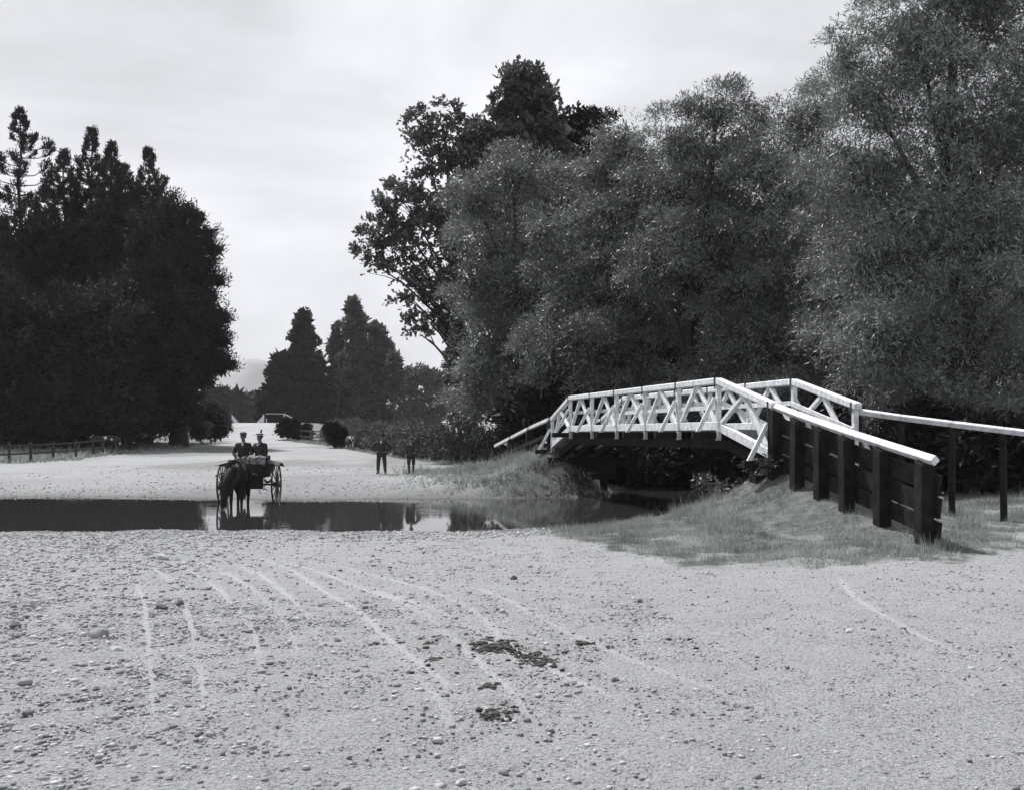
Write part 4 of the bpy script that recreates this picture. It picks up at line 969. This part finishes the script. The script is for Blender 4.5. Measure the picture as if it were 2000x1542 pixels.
boy = figure((x, y, hz(x, y)), R(-8), 'boy in knickerbockers and cap with one hand on his hip, right of the standing man', standing(Lel=(-.24,.05,1.1), Lwr=(-.22,-.03,.9), Rel=(.43,.03,1.16), Rwr=(.22,-.10,1.0), Rhv=(-.9,-.3,-.1), Lan=(-.09,.02,.09), Ran=(.09,.02,.09)),
       dict(jacket='cloth_dark', trousers='cloth_dark', hat='cap', knickers=True, hem=(.18,.14)), .93)
st = MB().tube([(x-.33, y-.12, hz(x, y)-.02), (x-.24, y-.04, hz(x, y)+.86)], [.010, .013], 8).build('walking_stick', M['grey_wood'], None, True)
tag(st, 'thin stick standing beside the boy at his hand', 'stick')

# cart
AX = Vector((-8.42, 34.5, .0)); WR = .705; WZ = -.60+WR
cart = empty('dog_cart', (AX.x, AX.y, -.6), label='dark two-wheeled cart standing in the ford with a couple on its seat', cat='cart')
cz = WZ+.6                                  # axle height in cart space
def wheel(xx):
    mb = MB(); n = 40; 
    for k in range(n):
        a = 2*math.pi*k/n; b = 2*math.pi*(k+1)/n
        V = []
        for an in (a, b):
            for rr, xo in ((WR-.055,-.02),(WR-.012,-.022),(WR-.012,.022),(WR-.055,.02)): V.append((xx+xo, rr*math.cos(an), cz+rr*math.sin(an)))
        mb.add(V, [(0,4,5,1),(1,5,6,2),(2,6,7,3),(3,7,4,0)])
    wh = mb.build('wheel', M['wheel'], cart, True)
    mb = MB()
    for k in range(n):
        a = 2*math.pi*k/n; b = 2*math.pi*(k+1)/n; V = []
        for an in (a, b):
            for rr, xo in ((WR-.012,-.024),(WR,-.024),(WR,.024),(WR-.012,.024)): V.append((xx+xo, rr*math.cos(an), cz+rr*math.sin(an)))
        mb.add(V, [(0,4,5,1),(1,5,6,2),(2,6,7,3),(3,7,4,0)])
    mb.build('tyre', M['iron'], wh, True)
    s = 1 if xx > 0 else -1
    MB().tube([(xx-.12*s, 0, cz), (xx-.04*s, 0, cz), (xx+.05*s, 0, cz), (xx+.14*s, 0, cz)], [.055, .085, .08, .045], 14).build('hub', M['wheel'], wh, True)
    for k in range(14):
        a = 2*math.pi*(k+.5)/14; MB().tube([(xx+.03*s, .07*math.cos(a), cz+.07*math.sin(a)), (xx, (WR-.05)*math.cos(a), cz+(WR-.05)*math.sin(a))], [.022, .015], 6).build('spoke', M['wheel'], wh, True)
wheel(-.86); wheel(.86)
MB().tube([(-.86,0,cz), (.86,0,cz)], .03, 8).build('axle', M['iron'], cart, True)
for s in (-1, 1): MB().tube([(s*.6,-.5,cz+.18), (s*.6,-.2,cz+.08), (s*.6,.2,cz+.08), (s*.6,.5,cz+.18)], [.02,.04,.04,.02], 6).build('spring', M['iron'], cart, True)
b = MB(); b.box((0, .05, cz+.28), (1.08, 1.15, .10)); b.box((0, -.42, cz+.06), (1.04, .24, .34)); b.add([(-.55,-.5,cz+.33),(.55,-.5,cz+.33),(.55,.62,cz+.33),(-.55,.62,cz+.33),(-.66,-.5,cz+.62),(.66,-.5,cz+.62),(.66,.66,cz+.66),(-.66,.66,cz+.66)], [(0,1,5,4),(1,2,6,5),(2,3,7,6),(3,0,4,7)])
for s in (-1, 1): b.box((s*.55, .06, cz+.48), (.04, 1.1, .3))
b.build('body', M['cart'], cart, bevel=.008)
MB().add([(-.54,-.56,cz-.12),(.54,-.56,cz-.12),(.58,-.72,cz+.66),(-.58,-.72,cz+.66),(-.54,-.53,cz-.12),(.54,-.53,cz-.12),(.58,-.69,cz+.66),(-.58,-.69,cz+.66)], [(0,1,2,3),(7,6,5,4),(0,4,5,1),(1,5,6,2),(2,6,7,3),(3,7,4,0)]).build('dashboard', M['leather'], cart)
MB().box((0,.12,cz+.62), (1.16,.46,.12)).build('seat', M['leather'], cart, bevel=.02)
MB().box((0,.38,cz+.80), (1.16,.05,.26)).bar((-.55,.38,cz+.6),(-.55,.38,cz+.9),.04,.04).bar((.55,.38,cz+.6),(.55,.38,cz+.9),.04,.04).build('backrest', M['leather'], cart, bevel=.01)
for s in (-1, 1):
    mb = MB(); 
    V = []
    for k in range(9):
        t = k/8; a = R(62+62*t); yy = -(WR+.09)*math.cos(a); zz = cz+(WR+.07)*math.sin(a)
        V += [Vector((s*.62, yy, zz+.03)), Vector((s*1.02, yy, zz-.07)), Vector((s*1.02, yy, zz-.09)), Vector((s*.62, yy, zz+.01))]
    Fx = []
    for k in range(8):
        o_ = k*4
        for j in range(4): Fx.append((o_+j, o_+(j+1) % 4, o_+4+(j+1) % 4, o_+4+j))
    Fx += [(0,1,2,3), (35,34,33,32)]
    mb.add(V, Fx); mb.build('mudguard', M['leather'], cart)
    MB().tube([(s*.45,.4,cz+.3), (s*.42,-.6,cz+.30), (s*.36,-1.3,cz+.40), (s*.34,-2.2,cz+.44), (s*.33,-2.75,cz+.38)], [.035,.035,.03,.026,.022], 8).build('shaft', M['wheel'], cart, True)
    MB().tube([(s*.55,-.35,cz+.28), (s*.58,-.38,cz-.12)], .012, 6).box((s*.58,-.38,cz-.13), (.16,.12,.02)).build('step', M['iron'], cart)
# couple on the seat: world coordinates of seat top
sz = AX.z-.6+cz+.68
def sitting(**k):
    J = dict(hip=(0,.05,.10), chest=(0,.04,.48), neck=(0,.04,.66), head=(0,.02,.78), Lsh=(-.19,.04,.56), Rsh=(.19,.04,.56), Lhj=(-.10,-.02,.06), Rhj=(.10,-.02,.06),
             Lkn=(-.13,-.44,.08), Rkn=(.13,-.44,.08), Lan=(-.13,-.54,-.34), Ran=(.13,-.54,-.34), Lel=(-.28,-.02,.28), Rel=(.28,-.02,.28), Lwr=(-.12,-.28,.20), Rwr=(.12,-.28,.20), skirt=(0,-.03,-.06))
    J.update(k); return J
figure((-8.64, 34.55, sz), R(3), 'man in dark jacket and cap driving, on the left of the cart seat', sitting(), dict(jacket='cloth_dark', trousers='cloth_dark', hat='cap', shirt=True, hem=(.2,.15)), 1.05)
figure((-8.12, 34.55, sz), R(-22), 'woman in a pale feathered straw hat sitting on the right of the cart seat', sitting(Lel=(-.27,-.03,.28), Rel=(.27,-.02,.27)), dict(jacket='cloth_dark', skirtlong='cloth_dark', hat='boater', shirt=True, hem=(.2,.15)), 1.03)
# lap rug
def rug():
    n = 16; V = []; Fx = []
    for i in range(n+1):
        for j in range(n+1):
            u = i/n-.5; t = j/n; x = u*.62; yy = -.06-.50*min(1, t*1.5)-.12*max(0, t-.66); z = .22+.02*math.sin(u*14)-.10*max(0, abs(u)-.36)*4 - (max(0, t-.62)*.7) + .02*math.sin(t*9+u*6)
            V.append((x, yy, z))
    for i in range(n):
        for j in range(n): a = i*(n+1)+j; Fx.append((a, a+1, a+n+2, a+n+1))
    mb = MB().add(V, Fx); o = mb.build('lap_rug', M['rug'], None, True); md = o.modifiers.new('Solid', 'SOLIDIFY'); md.thickness = .02
    o.location = (-8.08, 34.5, sz+.02); tag(o, 'patterned light and dark lap rug spread over the woman\'s knees', 'rug')
rug()
# horse
def quad(name, loc, rz, label, cat, mat, sk, sc=1.0, extra=None, group=None):
    r = empty(name, loc, rz, label=label, cat=cat, group=group); r.scale = (sc,)*3
    V, E, Rr = sk; skin('body', V, E, Rr, M[mat], r, 2)
    if extra: extra(r)
    return r
# facing -y ; z = 0 at the hooves
def horse_skel(neck, head, muzzle):
    V = [(0,-.02,1.18),(0,-.45,1.14),(0,-.75,1.12),(0,.5,1.2),(0,.8,1.22),(0,-.92,1.22)]; Rr = [(.30,.32),(.28,.33),(.24,.28),(.29,.31),(.23,.24),(.17,.24)]; E = [(0,1),(1,2),(0,3),(3,4),(2,5)]
    V += list(neck); b = 6; Rr += [(.15,.23), (.11,.16)]; E += [(5,6),(6,7)]
    V += [head, muzzle]; Rr += [(.125,.13), (.07,.075)]; E += [(7,8),(8,9)]
    V += [tuple(Vector(head)+Vector((s*.09,.08,.17))) for s in (-1,1)]; Rr += [.03,.03]; E += [(8,10),(8,11)]
    k = len(V)
    for s in (-1, 1):
        V += [(s*.16,-.62,.92),(s*.15,-.64,.55),(s*.15,-.62,.28),(s*.15,-.64,.10),(s*.15,-.68,.02)]; Rr += [.12,.065,.042,.045,.055]; E += [(1 if 1 else 2, k),(k,k+1),(k+1,k+2),(k+2,k+3),(k+3,k+4)]; k += 5
        V += [(s*.17,.62,.95),(s*.16,.55,.72),(s*.15,.80,.48),(s*.15,.74,.25),(s*.15,.74,.10),(s*.15,.70,.02)]; Rr += [.17,.11,.06,.042,.045,.055]; E += [(3,k),(k,k+1),(k+1,k+2),(k+2,k+3),(k+3,k+4),(k+4,k+5)]; k += 6
    return V, E, Rr
def horse_extra(r):
    skin('tail', [(0,.98,1.2),(0,1.1,1.0),(0,1.08,.6),(0,1.03,.3)], [(0,1),(1,2),(2,3)], [.04,.07,.08,.03], M['hair'], r, 1)
    rng = np.random.default_rng(5); P_ = []; D_ = []
    for k in range(260):
        t = rng.random(); a = Vector((0,-.92,1.46)).lerp(Vector((-.28,-1.34,.98)), t); P_.append(a+Vector(rng.normal(size=3))*.03); D_.append((-.35+rng.normal()*.15, -.25, -.9))
    V, Fq = leaf_quads(np.array(P_), unit(np.array(D_)), .34*rng.uniform(.6,1.2,260), .035, rng); P2 = np.array(P_)+np.array([.16, -.02, -.05]); D2 = np.array(D_)*np.array([-.4, 1, 1]); V2, F2 = leaf_quads(P2, unit(D2), .30*rng.uniform(.6,1.2,260), .03, rng)
    link('mane', np_mesh('mane', np.concatenate([V, V2]), np.concatenate([Fq, F2+len(V)])), M['hair'], r)
    mb = MB(); n = 20; pts = [Vector((.22*math.cos(2*math.pi*k/n), -.98-.10*math.sin(2*math.pi*k/n)+.05, 1.23+.34*math.sin(2*math.pi*k/n))) for k in range(n+1)]
    mb.tube(pts, .05, 8, False); mb.build('collar', M['leather'], r, True)
    MB().tube([(.33*math.cos(R(a)), -.1, 1.17+.36*math.sin(R(a))) for a in range(-20, 201, 20)], .035, 6).build('harness_saddle', M['leather'], r, True)
    MB().tube([(.11,-.3,1.47), (.05,.4,1.53), (0,.95,1.4)], .012, 6).build('harness_strap', M['leather'], r, True)
    for s in (-1, 1): MB().tube([(s*.16-.20,-1.40,.80), (s*.22-.05,-.9,1.3), (s*.2,-.2,1.5), (s*.16-.3,2.2,1.5)], .008, 5).build('rein', M['leather'], r, True)
    MB().box((-.40,-1.42,.82), (.02,.10,.09)).box((-.19,-1.42,.82), (.02,.10,.09)).build('blinker', M['leather'], r)
quad('horse', (-8.2, 32.35, -.62), R(6), 'dark harnessed horse with its head lowered to drink in the ford', 'horse', 'horse',
     horse_skel([(-.08,-1.10,1.20),(-.16,-1.32,.98)], (-.20,-1.46,.68), (-.24,-1.52,.20)), 1.0, horse_extra)
# cattle
def cow_mat(name, sc, lo, seedv):
    m, t, b = mat_base(name); tc = N(t, 'ShaderNodeTexCoord'); mp = N(t, 'ShaderNodeMapping'); mp.inputs['Location'].default_value = seedv; t.links.new(tc.outputs['Object'], mp.inputs[0])
    n = N(t, 'ShaderNodeTexNoise'); n.inputs['Scale'].default_value = sc; n.inputs['Detail'].default_value = 1; t.links.new(mp.outputs[0], n.inputs['Vector'])
    c = N(t, 'ShaderNodeValToRGB'); c.color_ramp.interpolation = 'CONSTANT'; c.color_ramp.elements[0].color = gcol(.03); c.color_ramp.elements[1].position = lo; c.color_ramp.elements[1].color = gcol(.75)
    t.links.new(n.outputs['Fac'], c.inputs[0]); t.links.new(c.outputs[0], b.inputs['Base Color']); b.inputs['Roughness'].default_value = .8; return m
M['cow'] = cow_mat('cow_coat', 1.6, .60, (0,0,0)); M['cow2'] = cow_mat('dark_cow_coat', 2.0, .66, (3,1,2))
def cow_skel():
    V = [(0,0,.95),(0,-.5,.93),(0,-.78,.98),(0,.55,.98),(0,.82,1.0),(0,-1.0,1.08),(0,-1.2,1.12),(0,-1.34,1.02),(0,-1.46,.84)]
    Rr = [(.33,.36),(.28,.34),(.2,.26),(.32,.34),(.22,.24),(.13,.18),(.12,.13),(.11,.11),(.075,.07)]; E = [(0,1),(1,2),(0,3),(3,4),(2,5),(5,6),(6,7),(7,8)]
    k = len(V)
    for s in (-1, 1):
        V += [(s*.22,-1.18,1.16)]; Rr += [.04]; E += [(6,k)]; k += 1
        V += [(s*.18,-.6,.7),(s*.17,-.6,.4),(s*.17,-.62,.05)]; Rr += [.11,.06,.05]; E += [(1,k),(k,k+1),(k+1,k+2)]; k += 3
        V += [(s*.2,.62,.75),(s*.18,.72,.42),(s*.17,.66,.05)]; Rr += [.16,.07,.05]; E += [(3,k),(k,k+1),(k+1,k+2)]; k += 3
    return V, E, Rr
def cow_extra(r):
    skin('tail', [(0,1.0,1.1),(0,1.1,.9),(0,1.1,.4)], [(0,1),(1,2)], [.03,.02,.04], M['hair'], r, 1)
    for s in (-1, 1): MB().tube([(s*.09,-1.2,1.22),(s*.17,-1.22,1.28),(s*.20,-1.28,1.36)], [.025,.018,.006], 6).build('horn', M['cloth_light'], r, True)
    MB().ell((0,-1.33,1.09), (.06,.10,.10), 10, 8).build('face_blaze', M['cloth_light'], r, True)
def cow(px, Z, rz, label, mat, sc=1.0):
    x = (px-CX)/F*Z; quad('cow', (x, Z, hz(x, Z)), R(rz), label, 'cow', mat, cow_skel(), sc, cow_extra, 'cattle near the trees')
cow(683, 86, 20, 'black and white cow standing against the hedge', 'cow', .86)
cow(215, 82, -70, 'dark cow with a white face in the shade left of the road', 'cow2')
cow(262, 86, 60, 'dark cow behind the white-faced one, nearer the road', 'cow2')

# ------------------------------------------------------------------ haze (a closed box of thin even air)
HX0, HX1, HY0, HY1, HZ0, HZ1 = -1500, 900, -70, 2700, -6.0, 215
hb = MB().box(((HX0+HX1)/2, (HY0+HY1)/2, (HZ0+HZ1)/2), (HX1-HX0, HY1-HY0, HZ1-HZ0))
hm = bpy.data.materials.new('haze_air'); hm.use_nodes = True; t = hm.node_tree; t.nodes.clear()
pv = N(t, 'ShaderNodeVolumePrincipled'); pv.inputs['Density'].default_value = 1.5e-4; pv.inputs['Color'].default_value = (.96, .97, 1, 1)
mo = N(t, 'ShaderNodeOutputMaterial'); t.links.new(pv.outputs[0], mo.inputs['Volume'])
hzb = hb.build('haze', hm); tag(hzb, 'thin pale summer haze filling the valley', 'haze', kind='stuff')
print('objects', len(bpy.data.objects), 'polys', sum(len(o.data.polygons) for o in bpy.data.objects if o.type == 'MESH'))
